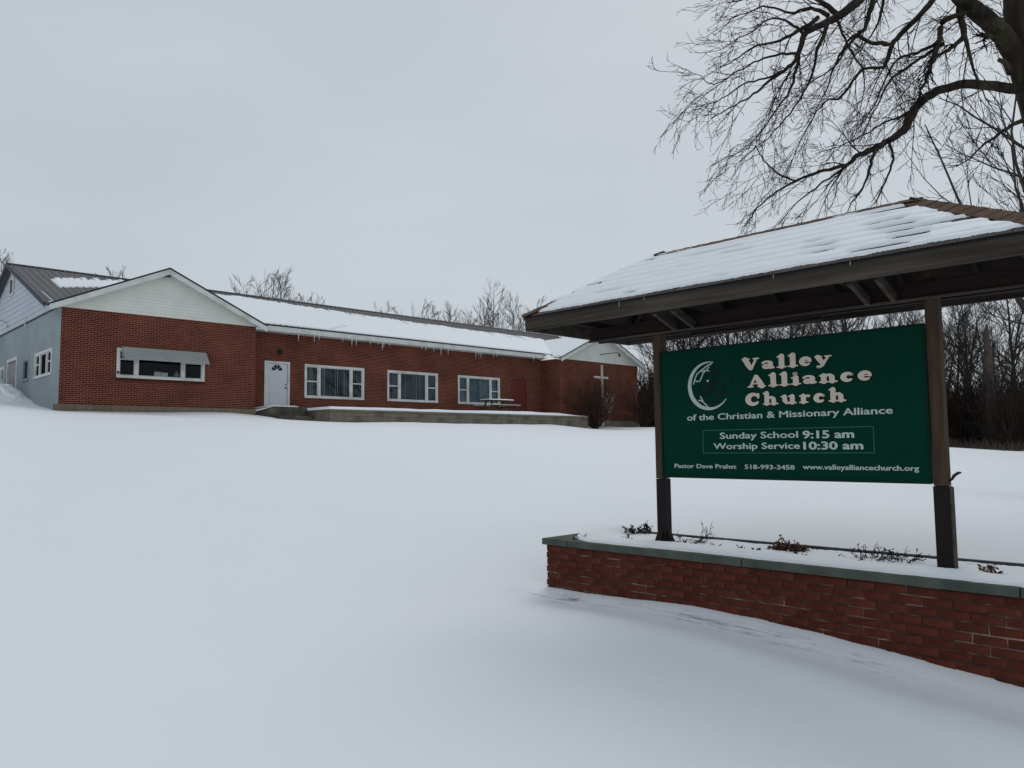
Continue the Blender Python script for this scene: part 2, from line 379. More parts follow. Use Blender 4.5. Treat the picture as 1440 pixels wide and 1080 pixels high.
# drifts against the building base
dd = -(bv_ + 1.62)
GZ -= np.where((bu_ > -8) & (bu_ < 28), np.exp(-((dd - .5) / .35) ** 2) * .05, 0)
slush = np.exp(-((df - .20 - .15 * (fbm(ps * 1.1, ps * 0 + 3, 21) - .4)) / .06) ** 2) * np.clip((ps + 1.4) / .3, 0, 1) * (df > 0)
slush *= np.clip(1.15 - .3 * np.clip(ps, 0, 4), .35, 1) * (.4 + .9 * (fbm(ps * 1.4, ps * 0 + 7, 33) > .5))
idx = np.arange(N * N).reshape(N, N)
Q = np.stack([idx[:-1, :-1], idx[:-1, 1:], idx[1:, 1:], idx[1:, :-1]], -1).reshape(-1, 4)
gr = np_mesh('snow_ground', np.c_[fx, fy, GZ], Q, M['snow'], kind='structure')
gr['label'] = 'smooth unbroken snow cover sloping up to the church'
att = gr.data.attributes.new('slush', 'FLOAT', 'POINT'); att.data.foreach_set('value', np.clip(slush, 0, 1).astype(np.float32))

def heightfield(name, fn, nu, nv, m, parent, kind=None, ulist=None, vlist=None):
    """fn(u,v arrays)->(xyz array, thickness); faces kept where snow is present"""
    u = np.linspace(0, 1, nu) if ulist is None else ulist; v = np.linspace(0, 1, nv) if vlist is None else vlist
    UU, VV = np.meshgrid(u, v); P, th = fn(UU.ravel(), VV.ravel())
    ix = np.arange(len(u) * len(v)).reshape(len(v), len(u))
    q = np.stack([ix[:-1, :-1], ix[:-1, 1:], ix[1:, 1:], ix[1:, :-1]], -1).reshape(-1, 4)
    q = q[(th[q] > -.002).any(1)]
    used = np.unique(q); re = -np.ones(len(P), int); re[used] = np.arange(len(used))
    return np_mesh(name, P[used], re[q], m, parent, kind=kind)
def edge_lin(n, e=.01):
    v = np.linspace(0, 1, n); return np.unique(np.r_[v, e * .25, e * .5, e, 1 - e, 1 - e * .5, 1 - e * .25])

# ---------------------------------------------------------------- the church building
church = thing('church_building', 'long low red brick church with white gables and a half snow-covered grey metal roof', 'building', (B_ORG.x, B_ORG.y, B_Z0), B_RZ)
UL, UR, VB = -7.68, 27.4, 13.6                       # left end, right end, back
SID, BASE, BRK = 5.31, .6, 1.70                      # siding line, wall foot (in snow), brick foot
RZ_, RV, SL = 8.25, 6.1, .389                        # ridge height, ridge v, roof slope
def roof_z(v): return RZ_ - SL * abs(RV - v)
def wall(name, m, T, a0, a1, z0, z1, holes, reveal=.11, label=None):
    """wall sheet with openings and reveals in wall coordinates (along, outward, z)"""
    b = MB(T); xs = sorted({a0, a1, *[h[0] for h in holes], *[h[1] for h in holes]}); zs = sorted({z0, z1, *[h[2] for h in holes], *[h[3] for h in holes]})
    for i in range(len(xs) - 1):
        for j in range(len(zs) - 1):
            cx_, cz_ = (xs[i] + xs[i + 1]) / 2, (zs[j] + zs[j + 1]) / 2
            if any(h[0] < cx_ < h[1] and h[2] < cz_ < h[3] for h in holes): continue
            b.quad((xs[i], 0, zs[j]), (xs[i + 1], 0, zs[j]), (xs[i + 1], 0, zs[j + 1]), (xs[i], 0, zs[j + 1]))
    for h in holes:
        b.quad((h[0], 0, h[2]), (h[1], 0, h[2]), (h[1], -reveal, h[2]), (h[0], -reveal, h[2]))
        b.quad((h[0], 0, h[3]), (h[1], 0, h[3]), (h[1], -reveal, h[3]), (h[0], -reveal, h[3]))
        b.quad((h[0], 0, h[2]), (h[0], 0, h[3]), (h[0], -reveal, h[3]), (h[0], -reveal, h[2]))
        b.quad((h[1], 0, h[2]), (h[1], 0, h[3]), (h[1], -reveal, h[3]), (h[1], -reveal, h[2]))
    return b.build(name, m, church, label=label, closed=False)
def Tfront(v0): return lambda a, d, z: BT(a, v0 - d, z)
TL = lambda a, d, z: BT(UL - d, a, z)                # left end wall, a = v
TM, TF = Tfront(0.0), Tfront(-1.6)
def Tret(u0): return lambda a, d, z: BT(u0 - d, a, z)

W1, W2, W3 = (3.25, 6.60, 2.39, 4.02), (8.02, 11.37, 2.39, 4.02), (12.82, 16.05, 2.39, 4.02)
WD = (1.20, 2.48, 1.88, 4.05); RD = (17.02, 18.34, 1.78, 4.10)
WF = (-5.63, -2.22, 2.78, 3.94)
wall('wall', M['brick_far'], TM, 0, 19.6, BASE, SID + .3, [W1, W2, W3, WD, RD])
wall('wall', M['brick_far'], TF, UL, 0, BRK, SID, [WF])
wall('wall', M['brick_far'], TF, 19.6, UR, BRK - .15, SID, [])
b = MB(); b.quad(BT(0, -1.6, BASE), BT(0, 0, BASE), BT(0, 0, SID), BT(0, -1.6, SID))
b.quad(BT(19.6, -1.6, BASE), BT(19.6, 0, BASE), BT(19.6, 0, SID), BT(19.6, -1.6, SID))
b.quad(BT(UR, -1.6, BASE), BT(UR, VB, BASE), BT(UR, VB, SID), BT(UR, -1.6, SID))
b.quad(BT(UL, VB, BASE), BT(UR, VB, BASE), BT(UR, VB, SID), BT(UL, VB, SID)); b.build('wall', M['brick_far'], church, closed=False)
WA, WB_, DL, WC = (-.95, 1.62, 2.82, 3.84), (2.60, 3.62, 2.84, 3.80), (4.7, 6.6, 2.3, 4.02), (7.2, 8.6, 2.95, 3.80)
wall('wall', M['stucco'], TL, -1.6, VB, BASE, SID, [WA, WB_, DL, WC], label='blue-green painted end wall')
# left end gable of lapped boards (real laps, joined)
def laps(T, a0f, a1f, z0, z1, st, m, name):
    b = MB(T); z = z0
    while z < z1 - .01:
        zt = min(z + st, z1); A0, A1, B0, B1 = a0f(z), a1f(z), a0f(zt), a1f(zt)
        if A1 - A0 > .02 and B1 >= B0:
            b.quad((A0, .030, z), (A1, .030, z), (B1, .008, zt), (B0, .008, zt)); b.quad((A0, .030, z), (A1, .030, z), (A1, .004, z), (A0, .004, z))
        z = zt
    b.build(name, m, church, kind='stuff', closed=False)
laps(TL, lambda z: max(-1.6, RV - (RZ_ - .12 - z) / SL), lambda z: min(VB, RV + (RZ_ - .12 - z) / SL), SID, RZ_ - .12, .235, M['siding_end'], 'lap_siding')
b = MB(TL); b.prism([(-1.6, .0, SID), (VB, .0, SID), (RV, .0, RZ_ - .1)], (0, -.05, 0)); b.build('gable_wall', M['siding_end'], church)
b = MB(TL); b.box(-1.6, VB, .0, .045, SID - .05, SID); b.build('drip_board', M['roof_trim'], church)
b = MB(TL); b.box(5.8, 6.5, .03, .07, 6.85, 7.65); b.build('gable_vent', M['white'], church)
b = MB(TL); b.box(5.93, 6.37, .071, .08, 6.95, 7.55); b.build('vent_opening', M['black'], church)
# front gables
PK = (-3.86, 23.55); HW, PZ = 4.2, 7.25; GS = (PZ - 5.33) / HW
for i, pk in enumerate(PK):
    u0, u1 = (UL, 0.0) if i == 0 else (19.6, UR)
    laps(TF, lambda z: max(u0, pk - (PZ - .10 - z) / GS), lambda z: min(u1, pk + (PZ - .10 - z) / GS), SID + .002, PZ - .10, .13, M['siding'], 'lap_siding')
    b = MB(TF); b.prism([(u0, 0, SID), (u1, 0, SID), (pk, 0, PZ - .12)], (0, -.05, 0)); b.build('gable_wall', M['siding'], church)
    for sg in (-1, 1):                                 # rake board and soffit
        b = MB(TF); e = (pk + sg * HW, PZ - GS * HW)
        b.prism([(pk, .37, PZ - .03), (e[0], .37, e[1] - .03), (e[0], .37, e[1] - .25), (pk, .37, PZ - .25)], (0, .035, 0))
        b.build('rake_board', M['white'], church)
        b = MB(TF); b.prism([(pk, .02, PZ - .12), (e[0], .02, e[1] - .12), (e[0], .368, e[1] - .12), (pk, .368, PZ - .12)], (0, 0, .05)); b.build('soffit', M['white'], church)
        b = MB(); 
        y0 = -2.03; P = [BT(pk, y0, PZ), BT(e[0], y0, e[1]), BT(e[0], -1.35, e[1]), BT(pk + sg * 3.48, -.6, 5.645), BT(pk, 3.53, 7.255)]
        b.prism(P, (0, 0, .035)); b.build('gable_roof', M['roof_trim'] if i == 0 else M['roof'], church)
    b = MB(TF); b.box(pk - .1, pk + .1, .04, .37, PZ - .30, PZ - .12); b.build('peak_vent', M['black'], church)
    if i == 0:
        b = MB(TF); b.box(UL - .012, UL + .10, .0, .02, BASE, SID); b.build('corner_board', M['stucco'], church)
# main roof: ribbed metal panels 0.9 m wide, three ribs each
u0, u1, ve = UL - .27, UR + .4, -.62
L = sqrt((RV - ve) ** 2 + (RZ_ - roof_z(ve)) ** 2)
pan = MB(); w = .9
cs, sn = (RV - ve) / L, (RZ_ - roof_z(ve)) / L
def sl(x, t, h): return (x, t * cs - h * sn, t * sn + h * cs)
pan.add([sl(0, 0, 0), sl(w, 0, 0), sl(w, L, 0), sl(0, L, 0)], [(0, 1, 2, 3)])
for r in range(3):
    x = .15 + r * .3
    pan.add([sl(x - .035, 0, 0), sl(x - .015, 0, .03), sl(x + .015, 0, .03), sl(x + .035, 0, 0), sl(x - .035, L, 0), sl(x - .015, L, .03), sl(x + .015, L, .03), sl(x + .035, L, 0)],
            [(0, 1, 5, 4), (1, 2, 6, 5), (2, 3, 7, 6), (0, 3, 2, 1)])
pm = pan.mesh('roof_panel', M['roof'], closed=False)
k = int((u1 - u0) / w) + 1; w_ = (u1 - u0) / k
for i in range(k):
    o = bpy.data.objects.new('roof_panel', pm); COL.objects.link(o); o.parent = church
    o.location = BT(u0 + i * w_, ve, roof_z(ve)); o.scale = (w_ / w, 1, 1)
b = MB(); b.quad(BT(u0, RV, RZ_), BT(u1, RV, RZ_), BT(u1, 13.2, roof_z(13.2)), BT(u0, 13.2, roof_z(13.2))); b.build('roof_back', M['roof'], church, closed=False)
b = MB(); b.prism([BT(u0 - .03, RV - .18, RZ_ - .03), BT(u0 - .03, RV, RZ_ + .055), BT(u0 - .03, RV + .18, RZ_ - .03)], (u1 - u0 + .06, 0, 0)); b.build('ridge_cap', M['roof_trim'], church)
b = MB(); b.add([BT(.34, ve + .0, 5.37), BT(19.2, ve, 5.37), BT(19.2, ve + .03, 5.37), BT(.34, ve + .03, 5.37), BT(.34, ve, 5.625), BT(19.2, ve, 5.625), BT(19.2, ve + .03, 5.625), BT(.34, ve + .03, 5.625)],
      [(0, 3, 2, 1), (4, 5, 6, 7), (0, 1, 5, 4), (1, 2, 6, 5), (2, 3, 7, 6), (3, 0, 4, 7)]); b.build('fascia', M['white'], church)
b = MB(); b.prism([BT(.34, ve - .012, 5.60), BT(.34, ve + .06, 5.60), BT(.34, ve + .06, 5.69), BT(.34, ve - .012, 5.655)], (18.9, 0, 0)); b.build('drip_edge', M['roof_trim'], church)
b = MB(); b.quad(BT(0, ve + .03, 5.38), BT(19.6, ve + .03, 5.38), BT(19.6, 0, 5.38), BT(0, 0, 5.38)); b.build('soffit', M['white'], church, closed=False)
b = MB()                                               # left end: dark rake trim, short eave return
for v0, v1 in ((-.9, RV), (13.1, RV)):
    b.prism([BT(u0 - .02, v0, roof_z(v0) + .03), BT(u0 - .02, v1, RZ_ + .03), BT(u0 - .02, v1, RZ_ - .17), BT(u0 - .02, v0, roof_z(v0) - .17)], (-.03, 0, 0))
b.build('rake_trim', M['roof_trim'], church)
b = MB(); b.quad(BT(u0, -.9, roof_z(-.9) - .02), BT(u0, RV, RZ_ - .02), BT(UL, RV, RZ_ - .02), BT(UL, -.9, roof_z(-.9) - .02)); b.build('soffit', M['siding_end'], church, closed=False)
b = MB(); b.prism([BT(u0 - .02, -1.65, 5.30), BT(u0 - .02, -.85, 5.42), BT(u0 - .02, -.85, 5.55), BT(u0 - .02, -1.65, 5.42)], (.30, 0, 0)); b.build('eave_return', M['roof_trim'], church)
b = MB(); b.quad(BT(u0, -.62, roof_z(-.62)), BT(.1, -.62, roof_z(-.62)), BT(.1, -1.4, roof_z(-1.4)), BT(u0, -1.4, roof_z(-1.4))); b.build('eave_panel', M['roof'], church, closed=False)
# foundation stones under the left block, concrete footing under the right one
x = UL; rg = random.Random(5); fm = [None] * 3
def stone_mesh(wd): b = MB(); b.box(0, wd - .014, -.03, .2, 0, .62); return b.mesh('foundation_block', M['foundation'])
sm_ = [stone_mesh(.62), stone_mesh(.68)]
while x < 0:
    wd = rg.choice((0, 1)); o = bpy.data.objects.new('foundation_block', sm_[wd]); COL.objects.link(o); o.parent = church; o.location = BT(x, -1.6 + rg.uniform(-.008, .008), BRK - .62)
    x += (.62, .68)[wd]
    if x + .3 > 0: break
b = MB(); b.prism([BT(19.62, -1.64, .6), BT(UR - .0, -1.64, .6), BT(UR, -1.64, BRK - .15), BT(19.62, -1.64, BRK - .15)], (0, .2, 0)); b.build('foundation_wall', M['concrete'], church)
b = MB(); b.prism([BT(UL, -1.56, BASE), BT(0, -1.56, BASE), BT(0, -1.56, BRK), BT(UL, -1.56, BRK)], (0, .1, 0)); b.build('foundation_wall', M['mortar'], church)

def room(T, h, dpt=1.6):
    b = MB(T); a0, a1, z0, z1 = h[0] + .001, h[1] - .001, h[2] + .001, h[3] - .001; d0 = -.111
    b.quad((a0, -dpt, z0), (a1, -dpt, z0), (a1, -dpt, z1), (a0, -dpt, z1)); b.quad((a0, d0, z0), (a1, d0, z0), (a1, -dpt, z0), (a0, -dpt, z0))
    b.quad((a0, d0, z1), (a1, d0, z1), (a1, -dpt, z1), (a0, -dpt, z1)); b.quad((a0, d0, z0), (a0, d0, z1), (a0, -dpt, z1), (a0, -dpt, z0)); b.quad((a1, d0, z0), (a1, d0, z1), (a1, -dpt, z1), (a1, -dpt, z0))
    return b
def window(T, h, fr=(.24, .52), blind=None, white=M['white'], midrail=.5, glass='glass', label=None, open_=1.0):
    """triple window: side sashes and a fixed centre pane. fr = mullion positions as width fractions of the two sides"""
    a0, a1, z0, z1 = h; W = a1 - a0; f = .105; d0, d1 = -.06, .028
    b = MB(T)
    b.box(a0, a1, d0, d1, z1 - f, z1); b.box(a0, a1, d0, d1 + .02, z0, z0 + f * .9); b.box(a0, a0 + f, d0, d1, z0 + f * .9, z1 - f); b.box(a1 - f, a1, d0, d1, z0 + f * .9, z1 - f)
    mus = []
    if fr:
        for q in fr: c = a0 + W * q; mus.append(c); b.box(c - .06, c + .06, d0, d1 - .01, z0 + f * .9, z1 - f)
    win = b.build('window', white, church, label=label, bevel=.006)
    edges = [a0 + f] + [e for m_ in mus for e in (m_ - .06, m_ + .06)] + [a1 - f]
    for i in range(0, len(edges), 2):
        l_, r_ = edges[i], edges[i + 1]; zz0, zz1 = z0 + f * .9, z1 - f; side = (i != 2) or not fr
        g = .035
        s_ = MB(T); s_.box(l_, r_, -.05, -.012, zz1 - g, zz1); s_.box(l_, r_, -.05, -.012, zz0, zz0 + g); s_.box(l_, l_ + g, -.05, -.012, zz0 + g, zz1 - g); s_.box(r_ - g, r_, -.05, -.012, zz0 + g, zz1 - g)
        zs = [(zz0 + g, zz1 - g)]
        if side and midrail:
            zm = zz0 + (zz1 - zz0) * midrail; s_.box(l_ + g, r_ - g, -.045, -.008, zm - .025, zm + .03); zs = [(zz0 + g, zm - .025), (zm + .03, zz1 - g)]
        s_.build('sash', white, win)
        for (p0, p1) in zs:
            p_ = MB(T); p_.box(l_ + g, r_ - g, -.036, -.030, p0, p1); p_.build('pane', M[glass], win)
        if blind:
            bl = MB(T); x = l_ + .02; rr = random.Random(int(a0 * 100) + i)
            while x < r_ - .03:
                wslat = blind[1]; ang = rr.uniform(-.25, .25) + blind[2]
                hx, hd = wslat / 2 * cos(ang), wslat / 2 * sin(ang)
                bl.add([(x - hx, -.16 - hd, zz0), (x + hx, -.16 + hd, zz0), (x + hx, -.16 + hd, zz1), (x - hx, -.16 - hd, zz1)], [(0, 1, 2, 3)])
                x += blind[3] * (1 + rr.uniform(-.12, .12))
            bl.build('blind', M[blind[0]], win, closed=False)
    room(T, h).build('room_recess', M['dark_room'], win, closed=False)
    return win
for h_, bd in ((W1, ('blind', .085, -.90, .105)), (W2, ('blind', .085, -.95, .105)), (W3, ('curtain', .15, .25, .13))):
    window(TM, h_, (.235, .775), bd)
wf = window(TF, WF, (.215, .745), None, midrail=.66, glass='glass_dark')
window(TL, WA, (.30, .70), None, midrail=.55, glass='glass_dark')
window(TL, WB_, None, None, white=M['stucco'], midrail=None, glass='glass')
window(TL, WC, (.5,), None, midrail=.0, glass='glass_dark')
# things on the inner sill of the front window
b = MB(TF); b.box(-4.20, -3.95, -.066, -.056, 2.92, 3.09); b.box(-3.93, -3.68, -.066, -.056, 2.92, 3.07); b.build('card', M['paper'], wf)
b = MB(TF); b.tube([(-3.28, -.20, 2.90), (-3.28, -.20, 2.98), (-3.28, -.20, 3.05), (-3.28, -.20, 3.12), (-3.28, -.20, 3.17)], [.12, .14, .10, .05, .04], 10); b.build('vase', M['box_grey'], wf)
# brick sill under it and the metal awning
b = MB(TF)
x = WF[0] - .02
while x < WF[1]: b.box(x, x + .062, .0, .035, WF[2] - .115, WF[2] - .008); x += .075
b.build('brick_sill', M['brick'], church)
b = MB(TF); A0, A1 = WF[0] + .17, WF[1] + .02
b.prism([(A0, .03, 3.97), (A0, .10, 3.985), (A0, .48, 3.49), (A0, .46, 3.47), (A0, .03, 3.93)], (A1 - A0, 0, 0))
for i in range(1, 7):
    q = i / 7; b.prism([(A0 - .005, .10 + .38 * q - .012, 3.985 - .495 * q + .012), (A0 - .005, .10 + .38 * q + .012, 3.985 - .495 * q + .004), (A0 - .005, .10 + .38 * q, 3.985 - .495 * q - .006)], (A1 - A0 + .01, 0, 0))
aw = b.build('awning', M['awning'], church)
for x in (A0, A1 - .02):
    b = MB(TF); b.prism([(x, .03, 3.92), (x, .45, 3.48), (x, .45, 3.42), (x, .03, 3.62)], (.02, 0, 0)); b.build('awning_end', M['awning'], aw)
b = MB(TF); b.ball((WF[0] + .06, .05, 2.98), .05, 8, 6); b.build('doorbell_knob', M['black'], church)
# white front door with fanlight
a0, a1, z0, z1 = WD
b = MB(TM); b.box(a0, a0 + .11, -.08, .03, z0, z1); b.box(a1 - .11, a1, -.08, .03, z0, z1); b.box(a0 + .11, a1 - .11, -.08, .03, z1 - .10, z1); df_ = b.build('door_frame', M['white'], church, bevel=.005)
b = MB(TM); b.box(a0 + .115, a1 - .115, -.06, -.02, z0 + .01, z1 - .105)
wd = b.build('door', M['door_white'], church, label='white front door with fanlight')
cxd = (a0 + a1) / 2 - .0; zf = z1 - .43
b = MB(TM)
for q in range(4):
    t0, t1 = pi * q / 4 + .06, pi * (q + 1) / 4 - .06; P = [(cxd + .085 * cos(t0), -.019, zf + .085 * sin(t0))] + [(cxd + .27 * cos(t0 + (t1 - t0) * j / 5), -.019, zf + .27 * sin(t0 + (t1 - t0) * j / 5)) for j in range(6)] + [(cxd + .085 * cos(t1), -.019, zf + .085 * sin(t1))]
    b.prism(P, (0, .006, 0))
b.build('fanlight', M['black'], wd)
for sx_ in (-.22, .22):
    for (zz, hh) in ((z0 + .18, .55), (z0 + .88, .62)):
        b = MB(TM); b.box(cxd + sx_ - .15, cxd + sx_ + .15, -.021, -.012, zz, zz + hh); b.build('door_panel', M['door_white'], wd, bevel=.004)
b = MB(TM); b.ball((a1 - .20, .03, z0 + .93), .04, 8, 6); b.ball((a1 - .20, .015, z0 + 1.10), .032, 8, 6); b.build('handle', M['black'], wd)
# dark red door
a0, a1, z0, z1 = RD
b = MB(TM); b.box(a0, a0 + .09, -.10, -.01, z0, z1); b.box(a1 - .09, a1, -.10, -.01, z0, z1); b.box(a0 + .09, a1 - .09, -.10, -.01, z1 - .09, z1); b.build('door_frame', M['door_red'], church)
b = MB(TM); b.box(a0 + .09, a1 - .09, -.09, -.05, z0, z1 - .09); rdo = b.build('door', M['door_red'], church, label='plain dark red side door')
b = MB(TM); b.ball((a0 + .2, .0, z0 + .95), .035, 8, 6); b.build('handle', M['black'], rdo)
# plank double door in the end wall
a0, a1, z0, z1 = DL
b = MB(TL); b.box(a0, a0 + .12, -.08, .03, z0, z1); b.box(a1 - .12, a1, -.08, .03, z0, z1); b.box(a0 + .12, a1 - .12, -.08, .03, z1 - .13, z1); b.build('door_frame', M['white'], church)
dd_ = MB(TL); dd_.box(a0 + .12, a1 - .12, -.10, -.075, z0, z1 - .13); dd_ = dd_.build('door', M['black'], church, label='old grey plank double door')
x = a0 + .13
while x < a1 - .2:
    b = MB(TL); b.box(x, x + .152, -.074, -.05, z0, z1 - .14); b.build('plank', M['door_grey'], dd_); x += .166
# small fittings
b = MB(TM); b.tube([(1.95, .0, 4.50), (1.95, .09, 4.50), (1.95, .13, 4.50)], [.12, .12, .06], 12); b.build('wall_lamp', M['black'], church)
b = MB(TL); b.tube([(7.0, .02, 5.75), (7.0, .28, 5.85), (7.0, .34, 5.70)], .02, 6); b.ball((7.0, .36, 5.66), .07); b.ball((6.4, .1, 5.5), .05); b.build('lamp_bracket', M['awning'], church)
b = MB(TL); b.tube([(3.2, .04, 5.1), (3.2, .12, 5.32), (3.2, .04, 5.5)], .025, 6); b.build('wire_bracket', M['white'], church)
b = MB(TF); b.tube([(23.4, .02, 5.82), (23.9, .25, 5.90), (24.5, .50, 5.98), (24.75, .55, 5.96), (24.78, .55, 5.85)], .022, 6); b.tube([(24.78, .55, 5.90), (24.78, .55, 5.76)], [.05, .09], 8); b.build('gooseneck_lamp', M['black'], church)
# snow on the roof: main sheet with ragged upper edge, bare streaks along the ribs
def main_snow(u, v):
    x = .25 + u * 23.6; t = v * L
    top = (.86 - .16 * np.clip((x - 2) / 13, 0, 1)) * L + (fbm(x * .8, x * 0, 2) - .5) * .7
    frac = (x / .3) % 1.0
    tong = (vnoise(np.floor(x / .3), x * 0, 12) ** 3) * 1.2 * np.clip((x - 3) / 6, 0, 1) * (np.abs(frac - .5) < .33)
    top = top - tong + .25 * (vnoise(np.floor(x / .3), x * 0, 5) - .5)
    low = .06 + .35 * np.clip(1 - np.abs(x - 2.2) / 1.9, 0, 1) * fbm(x * 1.5, x * 0, 6)
    zr_ = roof_z(ve) + t * sn; xv_ = PK[1] - HW + (zr_ - 5.33) / GS
    e = np.minimum(np.minimum(top - t, t - low), xv_ + .12 - x) 
    streak = (np.abs(x - 4.7 - (t - .5) * 1.3) < .10) & (t > .25) & (t < 1.5)
    th = .075 * np.clip(e / .10, -1, 1) + (fbm(x * 1.2, t * 1.2, 7) - .5) * .03 * (e > .1)
    th = np.where(streak, -.02, th)
    X = np.stack([x, ve + t * cs - th * sn, roof_z(ve) + t * sn + th * cs + 1.6 - B_Z0], -1)
    return X, th
heightfield('snow_cover', main_snow, 700, 90, M['snow2'], church, ulist=np.linspace(0, 1, 940), vlist=np.unique(np.r_[np.linspace(0, 1, 90), np.linspace(0, .03, 10)]))
def left_patch(u, v):
    x = -6.9 + u * 4.8; t = 2.6 + v * 4.3
    frac = (x / .3) % 1.0
    up_ = 4.75 + .48 * (x + 6.6) + .7 * vnoise(np.floor(x / .3), x * 0, 41) * (np.abs(frac - .5) < .36)
    lo_ = 3.15 + .62 * (x + 6.6) + .15 * (fbm(x * 3, x * 0, 3) - .5)
    e = np.minimum(np.minimum(up_ - t, t - lo_), x + 6.78 - .25 * np.clip(3.9 - t, 0, 1) * 0)
    th = .06 * np.clip(e / .09, -1, 1) + (fbm(x * 2, t * 2, 8) - .5) * .02 * (e > .1)
    return np.stack([x, ve + t * cs - th * sn, roof_z(ve) + t * sn + th * cs + 1.6 - B_Z0], -1), th
heightfield('snow_patch', left_patch, 220, 120, M['snow2'], church)
def lip_patch(u, v):
    x = u0 + .1 + u * 1.5; t = v * .35
    e = np.minimum(.28 - t - .1 * u, t + .05) - .25 * (fbm(x * 5, t * 9, 4) - .35)
    th = .05 * np.clip(e / .06, -1, 1)
    return np.stack([x, -.95 + t * cs - th * sn, roof_z(-.95) + t * sn + th * cs + 1.6 - B_Z0 + .0], -1), th
heightfield('snow_patch', lip_patch, 60, 24, M['snow2'], church)
gl = sqrt(HW ** 2 + (GS * HW) ** 2)
def right_snow(u, v):                                  # left slope of the right-hand gable
    yv = -2.0 + u * 5.4; t = v * gl; X = PK[1] - HW + t * HW / gl; z = PZ - GS * HW + t * GS * HW / gl
    vz = RV - (RZ_ - z) / SL                           # where the main roof meets
    e = np.minimum(np.minimum(gl - .15 - t + .2 * (fbm(yv, t, 3) - .5), t - .06), np.minimum(yv + 1.93, vz + .12 - yv))
    th = .07 * np.clip(e / .10, -1, 1)
    return np.stack([X - th * .42, yv, z + .035 + th * .9 + 1.6 - B_Z0], -1), th
heightfield('snow_cover', right_snow, 130, 110, M['snow2'], church, vlist=np.unique(np.r_[np.linspace(0, 1, 110), np.linspace(0, .04, 8)]))

# ---------------------------------------------------------------- icicles
rg = random.Random(3)
IC = [1.92, 2.58, 3.39, 3.66, 4.95, 5.47, 5.72, 6.54, 7.03, 7.29, 7.37, 7.73, 9.79, 10.07, 10.61, 11.1, 11.6, 11.85, 12.62, 13.63, 13.84, 14.01, 14.23, 14.61, 15.0, 15.23, 18.31, 18.75]
for x in IC:
    ln = rg.uniform(.12, .32) + (.2 if rg.random() < .3 else 0)
    b = MB(); b.tube([(0, 0, 0), (rg.uniform(-.01, .01), 0, -ln * .5), (rg.uniform(-.015, .015), 0, -ln)], [.028, .016, .003], 6)
    b.smooth = True; o = b.build('icicle', M['ice'], closed=True, loc=bw(x, ve - .012, 5.40)); o.rotation_euler[2] = B_RZ
    tag(o, 'thin clear icicle hanging from the white eave of the middle brick section', 'icicle', 'icicles along the eave')

# ---------------------------------------------------------------- terrace, steps
ter = thing('concrete_terrace', 'long low weathered concrete terrace with snow on top in front of the brick wall', 'terrace', bw(11, -1.6, 1.0), B_RZ)
def TT(u, v, z): return (u - 11, v + 1.6, z - 1.0)
b = MB(TT); b.box(2.72, 20.1, -3.22, -1.66, .5, 1.60); b.box(2.72, 19.55, -1.66, -.02, .5, 1.60); b.build('core', M['mortar'], ter)
def slab(b_, wd, hh): pass
rg = random.Random(8)
bm_ = {}
for row, (z0, z1) in enumerate(((1.17, 1.395), (1.405, 1.60), (.90, 1.16))):
    x = 2.70; first = True
    while x < 20.08:
        wd = 1.2 if (first and row == 1) else 2.4; first = False
        wd = min(wd, 20.12 - x)
        key = (round(wd, 2), row)
        if key not in bm_: q = MB(); q.box(0, wd - .012, 0, .1, 0, z1 - z0); bm_[key] = q.mesh('concrete_block', M['concrete'])
        o = bpy.data.objects.new('concrete_block', bm_[key]); COL.objects.link(o); o.parent = ter; o.location = TT(x, -3.30 + rg.uniform(-.008, .008), z0)
        x += wd
b = MB(TT); b.box(2.66, 20.16, -3.36, -1.64, 1.605, 1.70); b.box(2.66, 19.57, -1.64, -.012, 1.605, 1.70); b.build('slab', M['concrete'], ter)
b = MB(TT); b.box(2.66, 2.72, -3.2, -1.2, .8, 1.6); b.box(20.1, 20.15, -3.2, -1.7, .8, 1.6); b.build('end_wall', M['concrete'], ter)
def tsnow(u, v):
    x = 2.62 + u * 17.5; y = -3.34 + v * 3.3
    e = np.minimum(np.minimum(y + 3.34, 20.05 - x), x - 2.62); e = np.where((x > 19.5) & (y > -1.68), -.1, e)
    th = .13 * np.clip(e / .16, 0, 1) ** .5 + .07 * np.clip(1 - np.abs(x - 15) / 5, 0, 1) * np.clip(e * 3, 0, 1) + (fbm(x * .9, y * .9, 14) - .5) * .05
    th = np.where(e < .0, -.02, th * np.clip((20.1 - x) / 2.4, .25, 1))
    P = np.stack([x - 11, y + 1.6, 1.702 + th - 1.0], -1); P[:, 1] -= .03 * (v < .02) * 0
    P[e <= 0.0001, 2] = 1.695 - 1.0
    return P, th
heightfield('snow_cover', tsnow, 10, 10, M['snow2'], ter, ulist=np.linspace(0, 1, 240), vlist=np.unique(np.r_[np.linspace(0, 1, 40), np.linspace(0, .06, 12)]))

